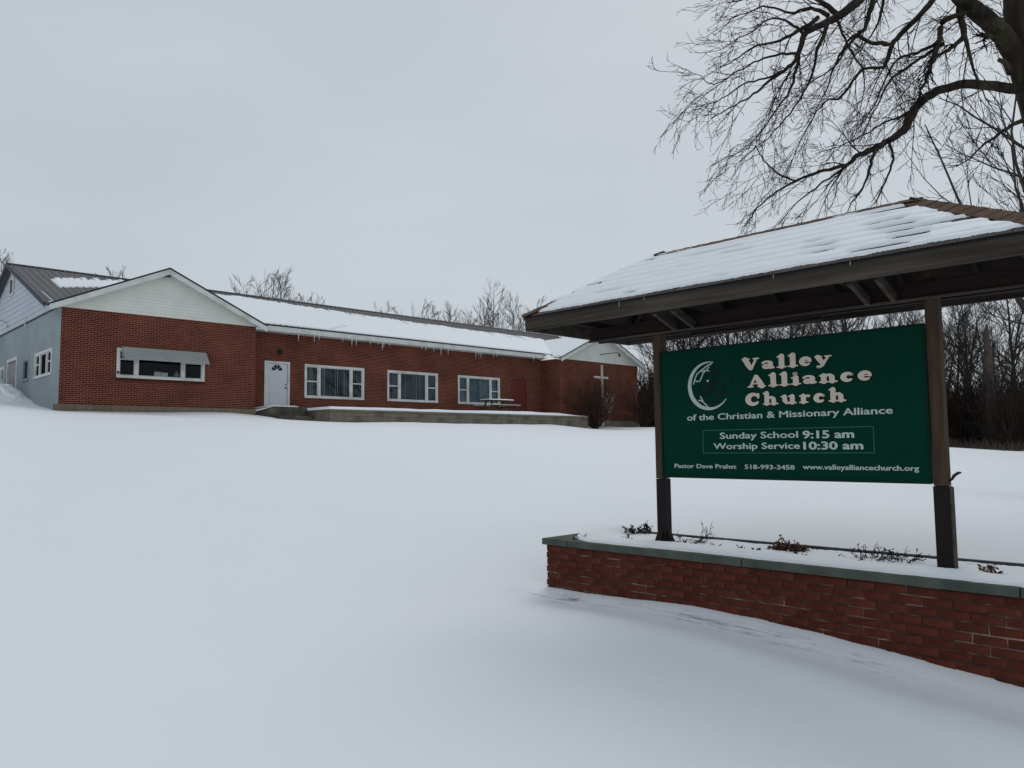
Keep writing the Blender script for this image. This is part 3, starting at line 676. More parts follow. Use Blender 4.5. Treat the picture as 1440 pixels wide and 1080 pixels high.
st = thing('door_steps', 'dark concrete landing with a lower step, dusted with snow, at the white front door', 'steps', bw(1.6, -.7, 1.2), B_RZ)
def TS(u, v, z): return (u - 1.6, v + .7, z - 1.2)
b = MB(TS); b.box(.95, 2.62, -1.42, -.01, .8, 1.86); b.build('landing', M['concrete_dark'], st, bevel=.012)
b = MB(TS); b.box(.90, 2.9, -2.05, -1.425, .8, 1.43); b.build('step', M['concrete_dark'], st, bevel=.012)
b = MB(TS); b.prism([(.15, -1.2, .8), (.948, -1.42, .8), (.948, -1.42, 1.85), (.55, -1.3, 1.80), (.15, -1.2, 1.62)], (0, 1.15, 0)); b.build('side_wall', M['concrete_dark'], st)
def ssnow(u, v):
    x = .15 + u * 2.2; y = -1.42 + v * 1.4
    e = np.minimum(np.minimum(y + 1.40, 2.25 - x), x - .17)
    zt = np.where(x < .95, 1.62 + (x - .15) / .8 * .23, 1.862)
    th = .055 * np.clip(e / .12, -.3, 1) * (.7 + .5 * fbm(x * 2, y * 2, 3))
    return np.stack([x - 1.6, y + .7, zt + th - 1.2], -1), th
heightfield('snow_cover', ssnow, 60, 40, M['snow2'], st)
# ---------------------------------------------------------------- picnic table on the terrace
pt = thing('picnic_table', 'dark wooden picnic table with snowy top on the terrace by the third window', 'picnic table', bw(13.9, -2.1, 1.82), B_RZ - .05)
for yy in (-.33, -.165, 0, .165, .33):
    b = MB(); b.box(-.95, .95, yy - .075, yy + .075, .66, .70); b.build('tabletop_plank', M['table'], pt)
for yy in (-.72, .72):
    b = MB(); b.box(-1.0, 1.0, yy - .13, yy + .13, .36, .40); b.build('bench', M['table'], pt)
    b = MB(); b.box(-.98, .98, yy - .12, yy + .12, .401, .425); b.build('snow', M['snow2'], pt)
for xx in (-.62, .62):
    for sg in (-1, 1):
        b = MB(); b.bar((xx, sg * .18, .66), (xx, sg * .62, -.15), .05, .10, (1, 0, 0)); b.build('leg', M['table'], pt)
    b = MB(); b.box(xx + .03, xx + .07, -.85, .85, .28, .36); b.build('crossbeam', M['table'], pt)
b = MB(); b.prism([(-.92, -.39, .701), (.92, -.39, .701), (.90, -.33, .745), (.3, -.33, .76), (-.9, -.33, .74)], (0, .74, 0)); b.build('snow', M['snow2'], pt)

# ---------------------------------------------------------------- white cross in front of the right gable
cz = g1(*bw(22.9, -2.2)[:2]) - 1.6
cx_ = thing('white_cross', 'peeling white wooden cross standing behind the bare shrub before the right gable', 'cross', bw(22.9, -2.2, cz), B_RZ + .04)
b = MB(); b.box(-.065, .065, -.05, .05, -.1, 5.06 - cz); b.build('post', M['cross_white'], cx_, bevel=.01)
b = MB(); b.box(-.74, .74, .051, .12, 4.20 - cz, 4.34 - cz)
b.build('crossarm', M['cross_white'], cx_, bevel=.01)

# ---------------------------------------------------------------- the brick planter
pl = thing('brick_planter', 'low red brick planter with grey-green stone cap under the church sign', 'planter', (S_ORG.x, S_ORG.y, S_Z0), S_RZ)
PX0, PX1, PY0, PY1, PT = -1.09, 3.72, -.51, .60, -1.01        # faces and brick top (z below camera)
b = MB(ST); b.box(PX0 + .008, PX1 - .008, PY0 + .010, PY0 + .095, -1.9, PT); b.box(PX0 + .010, PX0 + .095, PY0 + .096, PY1, -1.9, PT)
b.box(PX1 - .095, PX1 - .01, PY0 + .096, PY1, -1.9, PT); b.box(PX0 + .096, PX1 - .096, PY1 - .09, PY1, -1.9, PT); b.build('mortar_core', M['mortar'], pl)
rg = random.Random(11)
bms = []
for i in range(5):
    q = MB(); e = lambda: rg.uniform(-.0018, .0018)
    L_, H_, D_ = .193, .0575, .09; c = .004
    P = []
    for (yy, s_) in ((0, c), (c, 0), (D_, 0)):
        P += [(s_ + e(), yy + e() * .5, s_ + e()), (L_ - s_ + e(), yy + e() * .5, s_ + e()), (L_ - s_ + e(), yy + e() * .5, H_ - s_ + e()), (s_ + e(), yy + e() * .5, H_ - s_ + e())]
    F = [(0, 1, 2, 3), (11, 10, 9, 8)]
    for r in (0, 4):
        for j in range(4): F.append((r + (j + 1) % 4, r + j, r + 4 + j, r + 4 + (j + 1) % 4))
    q.add(P, F); bms.append(q.mesh('brick', M['brick']))
# half brick
hb = MB(); hb.box(0, .09, 0, .09, 0, .0575); hbm = hb.mesh('brick', M['brick'])
def brick(x, y, z, rz=0, me=None):
    o = bpy.data.objects.new('brick', me or rg.choice(bms)); COL.objects.link(o); o.parent = pl
    o.location = ST(x, y, z); o.rotation_euler = (rg.uniform(-.012, .012), rg.uniform(-.01, .01), rz + rg.uniform(-.01, .01)); return o
PITCH_Z = .0675
for row in range(10):
    z = PT - .062 - row * PITCH_Z
    x = PX0 + (.0 if row % 2 == 0 else .101) ; 
    if row % 2: brick(PX0, PY0 + rg.uniform(-.003, .003), z, 0, hbm)
    while x < PX1 - .15:
        gz = g1(*sw(x + .1, PY0)[:2]) - 1.6
        if z + .06 > gz - .03: brick(x, PY0 + rg.uniform(-.0035, .0035), z + rg.uniform(-.001, .001))
        x += .2025
    y = PY1 - .01                                        # left end
    if z > -1.5:
        y = PY0 + (.30 if row % 2 == 0 else .295) - (.0 if row % 2 else .1)
        while y < PY1: brick(PX0 + rg.uniform(-.003, .003), y, z, -pi / 2); y += .2025
# cap stones
CT, CH = -.945, .062
def cap(x0, x1, y0, y1, rot=None):
    b = MB(ST); b.box(x0 + .004, x1 - .004, y0, y1, CT - CH + rg.uniform(-.002, .002), CT + rg.uniform(-.002, .002)); return b.build('cap_stone', M['capstone'], pl, bevel=.006)
js = [-.79, 1.10, 3.05]
b = MB(ST); b.prism([(-1.13, -.54, CT - CH), (-.794, -.54, CT - CH), (-.794, -.25, CT - CH), (-.84, -.25, CT - CH)], (0, 0, CH)); b.build('cap_stone', M['capstone'], pl, bevel=.006)
b = MB(ST); b.prism([(-1.134, -.534, CT - CH), (-.844, -.246, CT - CH), (-.844, .1, CT - CH), (-1.134, .1, CT - CH)], (0, 0, CH)); b.build('cap_stone', M['capstone'], pl, bevel=.006)
cap(js[0], js[1], -.54, -.25); cap(js[1], js[2], -.54, -.25); cap(js[2], 3.76, -.54, -.25)
b = MB(ST); b.box(-1.134, -.85, .104, .63, CT - CH, CT); b.build('cap_stone', M['capstone'], pl, bevel=.006)
b = MB(ST); b.box(3.46, 3.76, -.245, .63, CT - CH, CT); b.build('cap_stone', M['capstone'], pl, bevel=.006)
b = MB(ST); b.box(-.846, 3.455, .58, .63, CT - .25, CT + .004); b.build('back_edging', M['edging'], pl)
b = MB(ST); b.box(PX0 + .1, PX1 - .1, -.245, .575, -1.2, -1.01); b.build('soil', M['soil'], pl)
HOLES = [(2.54, .42, .16, .05), (-.05, -.0, .16, .12), (2.45, -.0, .12, .10)]
def psnow(u, v):
    x = -1.12 + u * 4.86; y = -.53 + v * 1.10
    fe = .035 + .075 * fbm(x * 2.3, x * 0 + 2, 3) + .03 * (fbm(x * 14, x * 0, 5) - .5)
    fe = fe + .10 * np.exp(-((x + .85) / .16) ** 2)
    left = np.where(y < .1, x + 1.12 - .30 * np.clip((.12 - y) / .6, 0, 1) - .04 * fbm(y * 6, y * 0, 4), x + 1.12)
    e = np.minimum(np.minimum(y + .53 - fe, left), .577 - y + .02)
    th = .018 * np.clip(e / .02, -1, 1) + .022 * np.clip(e / .15, 0, 1) + (fbm(x * 3.1, y * 3.1, 17) - .5) * .030 * np.clip(e / .08, 0, 1) + (fbm(x * 22, y * 22, 18) - .5) * .007 * (e > 0)
    th = th + .03 * np.exp(-((x + .95) / .25) ** 2) * np.clip(y * 2 + .4, 0, 1)
    for (hx, hy, rx, ry) in HOLES: th = th - .035 * np.exp(-((x - hx) / rx) ** 2 - ((y - hy) / ry) ** 2)
    th = np.where(e > .03, np.maximum(th, .004), th)
    q_ = np.clip((y + .27) / .16, 0, 1) * np.clip((x + .86) / .2, 0, 1); th2 = th - .036 * q_ * q_ * (3 - 2 * q_)
    return np.stack([x, y, CT + th2 + 1.6 - S_Z0], -1), th
heightfield('snow_cover', psnow, 520, 170, M['snow2'], pl)
b = MB(ST); b.prism([(2.42, .37, -.972), (2.50, .46, -.972), (2.72, .40, -.972)], (0, 0, .016)); b.build('dark_triangle', M['edging'], pl)  # thin dark triangle laid in the snow hollow near the back

# ---------------------------------------------------------------- the church sign and its shelter
sg_ = thing('church_sign', 'dark green church sign board on two wooden posts under a snowy hipped shingle roof', 'sign', (S_ORG.x, S_ORG.y, S_Z0), S_RZ)
for i, xp in enumerate((-.091, 2.412)):
    b = MB(ST); b.box(xp, xp + .096, .005, .100, -.335, 1.30); b.build('post', M['wood_post'], sg_, bevel=.004)
    b = MB(ST); b.box(xp - (.004 if i else -.004), xp + .104, .0, .104, -1.12, -.338); leg = b.build('post_leg', M['wood_leg'], sg_, bevel=.003)
    if i == 0:
        b = MB(ST)
        b.prism([(xp + .106, .02, -1.03), (xp + .185, .02, -1.03), (xp + .106, .02, -.83)], (0, .06, 0)); b.build('brace', M['wood_leg'], leg)
        b = MB(ST); b.prism([(xp + .002, .02, -1.03), (xp - .075, .02, -1.03), (xp + .002, .02, -.83)], (0, .06, 0)); b.build('brace', M['wood_leg'], leg)
        b = MB(ST); b.prism([(xp + .02, -.002, -1.03), (xp + .02, -.08, -1.03), (xp + .02, -.002, -.83)], (.05, 0, 0)); b.build('brace', M['wood_leg'], leg)
    else:
        for zz in (-.42, -.66):
            b = MB(ST); b.tube([(xp + .103, .06, zz), (xp + .112, .06, zz)], .010, 8); b.build('bolt', M['black'], leg)
        b = MB(ST); b.box(xp + .1045, xp + .113, .012, .098, -1.0, -.345); b.build('pale_leg_side', M['wood'], leg)  # thin paler sheet over the right side face of this leg
b = MB(ST); b.tube([(2.505, .05, -.30), (2.53, .04, -.285), (2.55, .03, -.255), (2.58, .02, -.235), (2.60, .02, -.232)], [.007, .009, .012, .012, .006], 6); b.build('hook', M['black'], sg_)
# board
b = MB(ST); b.box(.0, 2.41, -.012, .018, -.318, .902); board = b.build('sign_board', M['green'], sg_, bevel=.003)
b = MB(ST)
for (x0, x1, z0, z1) in ((.0, 2.41, .884, .904), (.0, 2.41, -.322, -.302), (-.002, .018, -.302, .884), (2.392, 2.412, -.302, .884)): b.box(x0, x1, -.019, -.0125, z0, z1)
b.build('edge_trim', M['green_dark'], board)
HB = -.32                                              # sign bottom; h is measured from here
def stroke(b, pts, ws, y, th):
    """variable-width ribbon with round ends, slightly extruded"""
    P = [Vector(p) for p in pts]; Lf, Rt = [], []
    for i, p in enumerate(P):
        d = (P[min(i + 1, len(P) - 1)] - P[max(i - 1, 0)]).normalized(); nrm = Vector((-d.y, d.x)); w = ws[i] / 2
        Lf.append(p + nrm * w); Rt.append(p - nrm * w)
    k = len(P)
    vs = [(q.x, y, q.y) for q in Lf] + [(q.x, y, q.y) for q in Rt]; vs += [(x, y + th, z) for (x, _, z) in vs]
    F = []
    for i in range(k - 1):
        F.append((i, i + 1, k + i + 1, k + i)); F.append((i, 2 * k + i, 2 * k + i + 1, i + 1)); F.append((k + i, k + i + 1, 3 * k + i + 1, 3 * k + i))
    F.append((0, k, 3 * k, 2 * k)); F.append((k - 1, 3 * k - 1, 4 * k - 1 + 0, 2 * k - 1)) if False else None
    b.add(vs, F)
    for (p, w) in ((P[0], ws[0]), (P[-1], ws[-1])):
        n = 12; c = [(p.x + w / 2 * cos(2 * pi * j / n), y + .0002, p.y + w / 2 * sin(2 * pi * j / n)) for j in range(n)]
        b.poly(c)
def arc(cx, cy, rx, ry, a0, a1, n=14): return [(cx + rx * cos(radians(a0 + (a1 - a0) * i / n)), cy + ry * sin(radians(a0 + (a1 - a0) * i / n))) for i in range(n + 1)]
def swell(n, a, b_, c): return [a + (b_ - a) * sin(pi * i / (n - 1)) if i < n / 2 else c + (b_ - c) * sin(pi * i / (n - 1)) for i in range(n)]
GL = {
 'V': (1.0, [([(.17, .93), (.36, .45), (.50, .10)], [.30, .29, .20]), ([(.86, .93), (.68, .45), (.53, .10)], [.13, .13, .16]), ([(.0, .93), (.42, .93)], [.13, .13]), ([(.70, .93), (1.0, .93)], [.13, .13])]),
 'A': (1.08, [([(.50, .94), (.30, .45), (.16, .06)], [.15, .13, .13]), ([(.52, .92), (.72, .45), (.86, .06)], [.20, .29, .30]), ([(.26, .30), (.72, .30)], [.11, .11]), ([(.02, .06), (.32, .06)], [.12, .12]), ([(.64, .06), (1.06, .06)], [.12, .12])]),
 'C': (.98, [(arc(.52, .50, .36, .40, 48, 318, 18), swell(19, .17, .31, .15)), ([(.84, .62), (.84, .90)], [.12, .14])]),
 'l': (.56, [([(.29, .96), (.29, .06)], [.27, .27]), ([(.08, .90), (.26, .93)], [.12, .14]), ([(.04, .06), (.54, .06)], [.12, .12])]),
 'i': (.56, [([(.29, .58), (.29, .06)], [.27, .27]), ([(.07, .55), (.26, .57)], [.12, .13]), ([(.04, .06), (.54, .06)], [.12, .12]), ([(.27, .86), (.275, .86)], [.25, .25])]),
 'a': (.80, [(arc(.30, .20, .17, .12, 20, 340, 12), [.15] * 13), ([(.56, .46), (.56, .12)], [.25, .25]), ([(.10, .50), (.20, .58), (.36, .61), (.50, .56), (.56, .44)], [.15, .14, .13, .16, .22]), ([(.56, .10), (.74, .08)], [.14, .13])]),
 'e': (.76, [(arc(.38, .33, .24, .26, -2, 312, 16), swell(17, .13, .25, .12)), ([(.22, .34), (.62, .34)], [.09, .09])]),
 'y': (.86, [([(.16, .60), (.30, .32), (.42, .06)], [.26, .26, .20]), ([(.74, .60), (.56, .25), (.40, -.08), (.24, -.20)], [.12, .13, .16, .15]), ([(.02, .61), (.36, .61)], [.11, .11]), ([(.56, .61), (.88, .61)], [.11, .11]), ([(.19, -.18), (.20, -.18)], [.20, .20])]),
 'n': (.98, [([(.25, .58), (.25, .06)], [.25, .25]), ([(.05, .56), (.22, .58)], [.12, .13]), ([(.30, .46), (.44, .58), (.58, .58), (.68, .48), (.70, .06)], [.13, .17, .20, .24, .25]), ([(.04, .06), (.46, .06)], [.12, .12]), ([(.54, .06), (.94, .06)], [.12, .12])]),
 'c': (.76, [(arc(.38, .33, .24, .26, 50, 312, 14), swell(15, .16, .26, .12)), ([(.56, .50), (.565, .50)], [.18, .18])]),
 'h': (.98, [([(.25, .96), (.25, .06)], [.25, .25]), ([(.05, .92), (.22, .94)], [.12, .13]), ([(.30, .46), (.44, .58), (.58, .58), (.68, .48), (.70, .06)], [.13, .17, .20, .24, .25]), ([(.04, .06), (.46, .06)], [.12, .12]), ([(.54, .06), (.94, .06)], [.12, .12])]),
 'u': (.98, [([(.24, .60), (.25, .25), (.36, .08), (.52, .06), (.66, .16)], [.25, .25, .20, .15, .12]), ([(.72, .60), (.72, .06)], [.25, .25]), ([(.04, .59), (.22, .59)], [.12, .12]), ([(.52, .59), (.70, .59)], [.12, .12]), ([(.74, .06), (.94, .06)], [.12, .12])]),
 'r': (.74, [([(.25, .58), (.25, .06)], [.25, .25]), ([(.05, .56), (.22, .58)], [.12, .13]), ([(.32, .44), (.42, .56), (.56, .54)], [.12, .14, .19]), ([(.04, .06), (.50, .06)], [.12, .12])]),
}
def word(txt, x0, x1, h0, cap_, m, grow, y, th, dx=0, dz=0, name='lettering', label=None):
    W = sum(GL[c][0] for c in txt); kx = (x1 - x0) / W; b = MB(); x = x0; n = 0
    for c in txt:
        b.T = lambda a_, yy, z_, xx=x: ST(xx + (.05 + a_ * .85) * kx + dx, yy, HB + h0 + z_ * cap_ + dz)
        for (pts, ws) in GL[c][1]:
            stroke(b, pts, [w * (.98 if max(ws) < .135 else 1.22) + grow for w in ws], y - n * .00006, th); n += 1
        x += GL[c][0] * kx
    return b.build(name, m, board, closed=False, label=label)
for txt, x0, x1, h0 in (('Valley', .880, 1.700, .972), ('Alliance', .925, 2.030, .816), ('Church', .900, 1.815, .656)):
    word(txt, x0, x1, h0, .108, M['letter_tan'], 0, -.0185, .004)
    word(txt, x0, x1, h0, .108, M['letter_shadow'], .11, -.0142, .0015, .002, -.003, name='lettering_outline')
def text(txt, x0, x1, h0, cap_, m, y=-.0165, bold=.014, label=None):
    cu = bpy.data.curves.new('t', 'FONT'); cu.body = txt; cu.size = 1; cu.extrude = .004 / .08; cu.offset = 0; cu.resolution_u = 3
    o = bpy.data.objects.new('t', cu); COL.objects.link(o); bpy.context.view_layer.update()
    me = bpy.data.meshes.new_from_object(o.evaluated_get(bpy.context.evaluated_depsgraph_get()))
    bpy.data.objects.remove(o); co = np.zeros(len(me.vertices) * 3); me.vertices.foreach_get('co', co); co = co.reshape(-1, 3)
    kx = (x1 - x0) / (co[:, 0].max() - co[:, 0].min()); kz = cap_ / .73
    P = [ST(x0 + (x - xm) * kx, y - zz * .02, HB + h0 + yy * kz) for (x, yy, zz) in co for xm in (co[:, 0].min(),)]
    P = np.array(P); fa = [tuple(p.vertices) for p in me.polygons]; nv = len(P); bld = cap_ * (.075 if bold > .02 else .045)
    V_ = []; F_ = []
    for k_, (ox, oz) in enumerate(((-bld, 0), (bld, 0), (0, bld * .5), (0, -bld * .5), (0, 0))):
        V_ += [tuple(p + np.array([ox, -.00012 * k_, oz])) for p in P]; F_ += [tuple(i_ + k_ * nv for i_ in f) for f in fa]
    bpy.data.meshes.remove(me); me = bpy.data.meshes.new('lettering'); me.from_pydata(V_, [], F_); me.materials.append(m); me.update()
    n = bpy.data.objects.new('lettering', me); COL.objects.link(n); n.parent = board
    return n
G_ = M['letter_grey']
text('of the Christian & Missionary Alliance', .297, 2.152, .541, .058, G_)
text('Sunday School', .640, 1.378, .364, .058, G_); text('9:15 am', 1.424, 1.845, .357, .066, G_, bold=.022)
text('Worship Service', .571, 1.391, .270, .056, G_); text('10:30 am', 1.427, 1.913, .264, .066, G_, bold=.022)
text('Pastor Dave Prahst', .143, .792, .093, .040, G_); text('518-993-3458', .877, 1.338, .092, .040, G_); text('www.valleyalliancechurch.org', 1.412, 2.322, .097, .042, G_)
b = MB(ST)
for (x0, x1, z0, z1) in ((.456, 2.003, .440, .446), (.456, 2.003, .231, .237), (.456, .462, .237, .440), (1.997, 2.003, .237, .440)): b.box(x0, x1, -.0142, -.0125, HB + z0, HB + z1)
b.build('panel_line', M['line_green'], board)
# emblem: crescent of a globe, cross, cup, vessel in dark outline
b = MB(ST); C0 = (.545, .862)
P = arc(C0[0], C0[1], .213, .218, 78, 322, 28); stroke(b, [(x, HB + z) for x, z in P], [.006 + .034 * max(0, sin(pi * (i / 28.) * .98 + .02)) ** 1.2 for i in range(29)], -.0165, .003)
for pts in ([(.376, .884), (.387, .923), (.415, .975), (.464, 1.010), (.530, 1.048), (.575, 1.062)], [(.387, .923), (.412, .905), (.446, .910), (.470, .955), (.483, .986)], [(.455, 1.0), (.500, 1.005), (.544, .998)], [(.49, .985), (.52, 1.01), (.544, 1.034)],
            [(.425, .728), (.455, .722), (.483, .700), (.530, .655)], [(.446, .762), (.462, .735), (.483, .700)]):
    stroke(b, [(x, HB + z) for x, z in pts], [.011] * len(pts), -.0163, .002)
b.build('emblem', G_, board, closed=False)
b = MB(ST); y = -.0150
O = [[(.583, 1.048), (.583, .84)], [(.523, .985), (.648, .981)], [(.60, 1.045), (.60, .99)], arc(.690, .900, .078, .055, 0, 360, 20), [(.690, .845), (.690, .780)], [(.640, .775), (.745, .772)],
     [(.491, .786), (.508, .707), (.643, .705), (.655, .777)], [(.491, .786), (.535, .760), (.575, .824), (.610, .765), (.655, .777)], [(.436, .911), (.445, .80), (.475, .76), (.51, .76)], [(.436, .911), (.47, .95), (.512, .958)], [(.512, .958), (.515, .80)], [(.529, .896), (.529, .80)], [(.545, .896), (.545, .80)], [(.60, .91), (.60, .82)]]
for pts in O: stroke(b, [(x, HB + z) for x, z in pts], [.014] * len(pts), y, .001); y -= .00003
b.build('emblem', M['letter_shadow'], board, closed=False)
b = MB(ST); b.poly([(.529 + .013 * cos(t * pi / 5), -.0166, HB + .905 + .010 * sin(t * pi / 5)) for t in range(10)]); b.build('emblem', G_, board, closed=False)

# roof frame
RX0, RX1, RYF, RYB, RYC = -1.05, 3.45, -.83, .90, .035
RA, RB, RZE, RZT = .03, 2.38, 1.30, 1.885
def bd(name, m, *a, bevel=.004, par=sg_): b = MB(ST); b.box(*a); return b.build(name, m, par, bevel=bevel)
bd('fascia', M['wood'], RX0, RX1, RYF, RYF + .035, 1.150, 1.288); bd('fascia', M['wood'], RX0, RX1, RYB - .035, RYB, 1.150, 1.288)
bd('fascia', M['wood'], RX0, RX0 + .035, RYF + .037, RYB - .037, 1.150, 1.288); bd('fascia', M['wood'], RX1 - .035, RX1, RYF + .037, RYB - .037, 1.150, 1.288)
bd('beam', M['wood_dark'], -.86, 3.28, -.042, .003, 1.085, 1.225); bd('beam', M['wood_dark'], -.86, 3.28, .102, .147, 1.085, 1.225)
bd('batten', M['wood'], -.86, 3.28, -.062, -.044, 1.078, 1.100)
for xx in (-.75, .35, 1.95, 3.16): bd('crossbeam', M['wood_dark'], xx - .02, xx + .02, RYF + .04, RYB - .04, 1.226, 1.285)
bd('conduit_board', M['wood_dark'], .25, 1.55, .152, .20, 1.055, 1.100)
def slope_z(x, y):
    f_ = (y - RYF) / (RYC - RYF); k_ = (RYB - y) / (RYB - RYC); l_ = (x - RX0) / (RA - RX0); r_ = (RX1 - x) / (RX1 - RB)
    return RZE + (RZT - RZE) * min(f_, k_, l_, r_, 1)
for i in range(8):
    xx = RX0 + .25 + i * .571
    for (ye, sgn) in ((RYF + .05, 1), (RYB - .05, -1)):
        yt = RYC
        if xx < RA: yt = ye + (RYC - ye) * (xx - RX0) / (RA - RX0)
        if xx > RB: yt = ye + (RYC - ye) * (RX1 - xx) / (RX1 - RB)
        if abs(yt - ye) < .1: continue
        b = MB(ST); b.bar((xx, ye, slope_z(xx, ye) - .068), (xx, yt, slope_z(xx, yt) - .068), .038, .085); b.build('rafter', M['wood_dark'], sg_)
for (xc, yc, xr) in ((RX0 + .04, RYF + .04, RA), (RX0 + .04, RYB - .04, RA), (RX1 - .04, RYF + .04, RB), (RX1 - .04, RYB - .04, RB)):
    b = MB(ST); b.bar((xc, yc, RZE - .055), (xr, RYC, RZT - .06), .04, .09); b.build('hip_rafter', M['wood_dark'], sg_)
for xx in (.22, .42, 2.02, 2.22):                    # short knee braces from beam to eave
    b = MB(ST); b.bar((xx, -.05, 1.12), (xx, -.42, 1.245), .035, .07); b.build('knee_brace', M['wood'], sg_)
E4 = [(RX0, RYF), (RX1, RYF), (RX1, RYB), (RX0, RYB)]
def plane(name, pts, m, th=.018):
    b = MB(ST); b.prism(pts, (0, 0, -th)); return b.build(name, m, sg_)
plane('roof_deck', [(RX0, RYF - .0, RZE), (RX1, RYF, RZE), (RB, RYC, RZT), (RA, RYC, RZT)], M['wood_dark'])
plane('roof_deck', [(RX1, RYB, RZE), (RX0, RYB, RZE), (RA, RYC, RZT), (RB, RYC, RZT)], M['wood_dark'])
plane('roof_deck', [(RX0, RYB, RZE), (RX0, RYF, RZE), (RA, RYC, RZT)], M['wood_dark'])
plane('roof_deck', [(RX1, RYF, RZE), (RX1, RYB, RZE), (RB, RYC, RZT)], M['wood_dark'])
bd('drip_edge', M['black'], RX0 - .012, RX1 + .012, RYF - .014, RYF - .001, 1.278, 1.300, bevel=0)
# shingle tabs, front slope one by one
FY, FZ = RYC - RYF, RZT - RZE; FL = sqrt(FY * FY + FZ * FZ); fc, fs = FY / FL, FZ / FL
EXP, TW = .130, .305
def slp(x, t, h): return ST(x, RYF + t * fc - h * fs, RZE + t * fs + h * fc)
tabm = {}
def tab_mesh(w, ln):
    key = (round(w, 3), round(ln, 3))
    if key not in tabm:
        b = MB(); c = [(0, 0, .007), (w, 0, .007), (w, ln, .002), (0, ln, .002)]; P = [(x, t * fc - h * fs, t * fs + h * fc) for x, t, h in c] + [(x, t * fc - (h - .006) * fs, t * fs + (h - .006) * fc) for x, t, h in c]
        b.add(P, [(0, 1, 2, 3), (7, 6, 5, 4), (0, 4, 5, 1), (1, 5, 6, 2), (2, 6, 7, 3), (3, 7, 4, 0)]); tabm[key] = b.mesh('shingle', M['shingle_grey'])
    return tabm[key]
rg = random.Random(21); ROWS = []
t = -.035; row = 0
while t < FL - .05:
    ROWS.append(t); tm = max(t, 0) + EXP * 1.05
    xl = RX0 - .02 + (RA - RX0) * tm / FL; xr = RX1 + .02 - (RX1 - RB) * tm / FL
    x = RX0 - .02 - (row % 2) * TW / 2
    while x < xr:
        a0, a1 = max(x, xl), min(x + TW - .006, xr)
        if a1 - a0 > .03:
            o = bpy.data.objects.new('shingle', tab_mesh(a1 - a0, min(EXP + .03, FL - t))); COL.objects.link(o); o.parent = sg_
            o.location = slp(a0, t, .006 + rg.uniform(0, .002)); o.rotation_euler[0] = -.035 + rg.uniform(-.01, .01)
        x += TW
    t += EXP; row += 1
b = MB(ST)                                            # the other slopes, joined
for (A, B_, Cc, D_) in (((RX1 + .02, RYB + .02, RZE), (RX0 - .02, RYB + .02, RZE), (RA, RYC, RZT), (RB, RYC, RZT)), ((RX0 - .025, RYB + .02, RZE), (RX0 - .025, RYF - .02, RZE), (RA, RYC, RZT), (RA, RYC, RZT)), ((RX1 + .025, RYF - .02, RZE), (RX1 + .025, RYB + .02, RZE), (RB, RYC, RZT), (RB, RYC, RZT))):
    A, B_, Cc, D_ = map(Vector, (A, B_, Cc, D_)); nr = 8; nrm = (B_ - A).cross(D_ - A).normalized()
    for i in range(nr):
        p0, p1 = A.lerp(D_, i / nr), B_.lerp(Cc, i / nr); q0, q1 = A.lerp(D_, (i + 1) / nr), B_.lerp(Cc, (i + 1) / nr)
        b.quad(p0 + nrm * .014, p1 + nrm * .014, q1 + nrm * .004, q0 + nrm * .004); b.quad(p0 + nrm * .014, p1 + nrm * .014, p1, p0)
b.build('shingles', M['shingle'], sg_, kind='stuff', closed=False)
# ridge and hip caps
def caps(A, B_, n, m, lift=.013, w=.15):
    A, B_ = Vector(A), Vector(B_); d = (B_ - A) / n; du = d.normalized(); side = du.cross(Vector((0, 0, 1))).normalized(); up = side.cross(du)
    for i in range(n):
        p = A + d * i; q = A + d * (i + 1.25); j = rg.uniform(-.003, .003)
        b = MB(ST); dr = .40
        c = [p - side * w + up * (-w * dr + lift + .005 + j), p + up * (lift + .008), p + side * w + up * (-w * dr + lift + .005 - j), q + side * w + up * (-w * dr + lift), q + up * (lift + .002), q - side * w + up * (-w * dr + lift)]
        e = [v - up * .007 for v in c]
        b.add([tuple(v) for v in c + e], [(0, 1, 4, 5), (1, 2, 3, 4), (6, 11, 10, 7), (7, 10, 9, 8), (0, 6, 7, 1), (1, 7, 8, 2), (0, 5, 11, 6), (2, 8, 9, 3), (3, 9, 10, 4), (4, 10, 11, 5)])
        b.build('cap_shingle', m, sg_)
caps((RA - .02, RYC, RZT), (RB + .02, RYC, RZT), 17, M['shingle'], w=.11)
caps((RX1 + .02, RYF - .02, RZE), (RB, RYC, RZT), 11, M['shingle'], w=.12)
caps((RX0 - .02, RYF - .02, RZE), (RA, RYC, RZT), 11, M['shingle'], w=.10)
caps((RX1, RYB, RZE), (RB, RYC, RZT), 9, M['shingle'], w=.12); caps((RX0, RYB, RZE), (RA, RYC, RZT), 9, M['shingle'], w=.10)
RW = np.array(ROWS[1:])
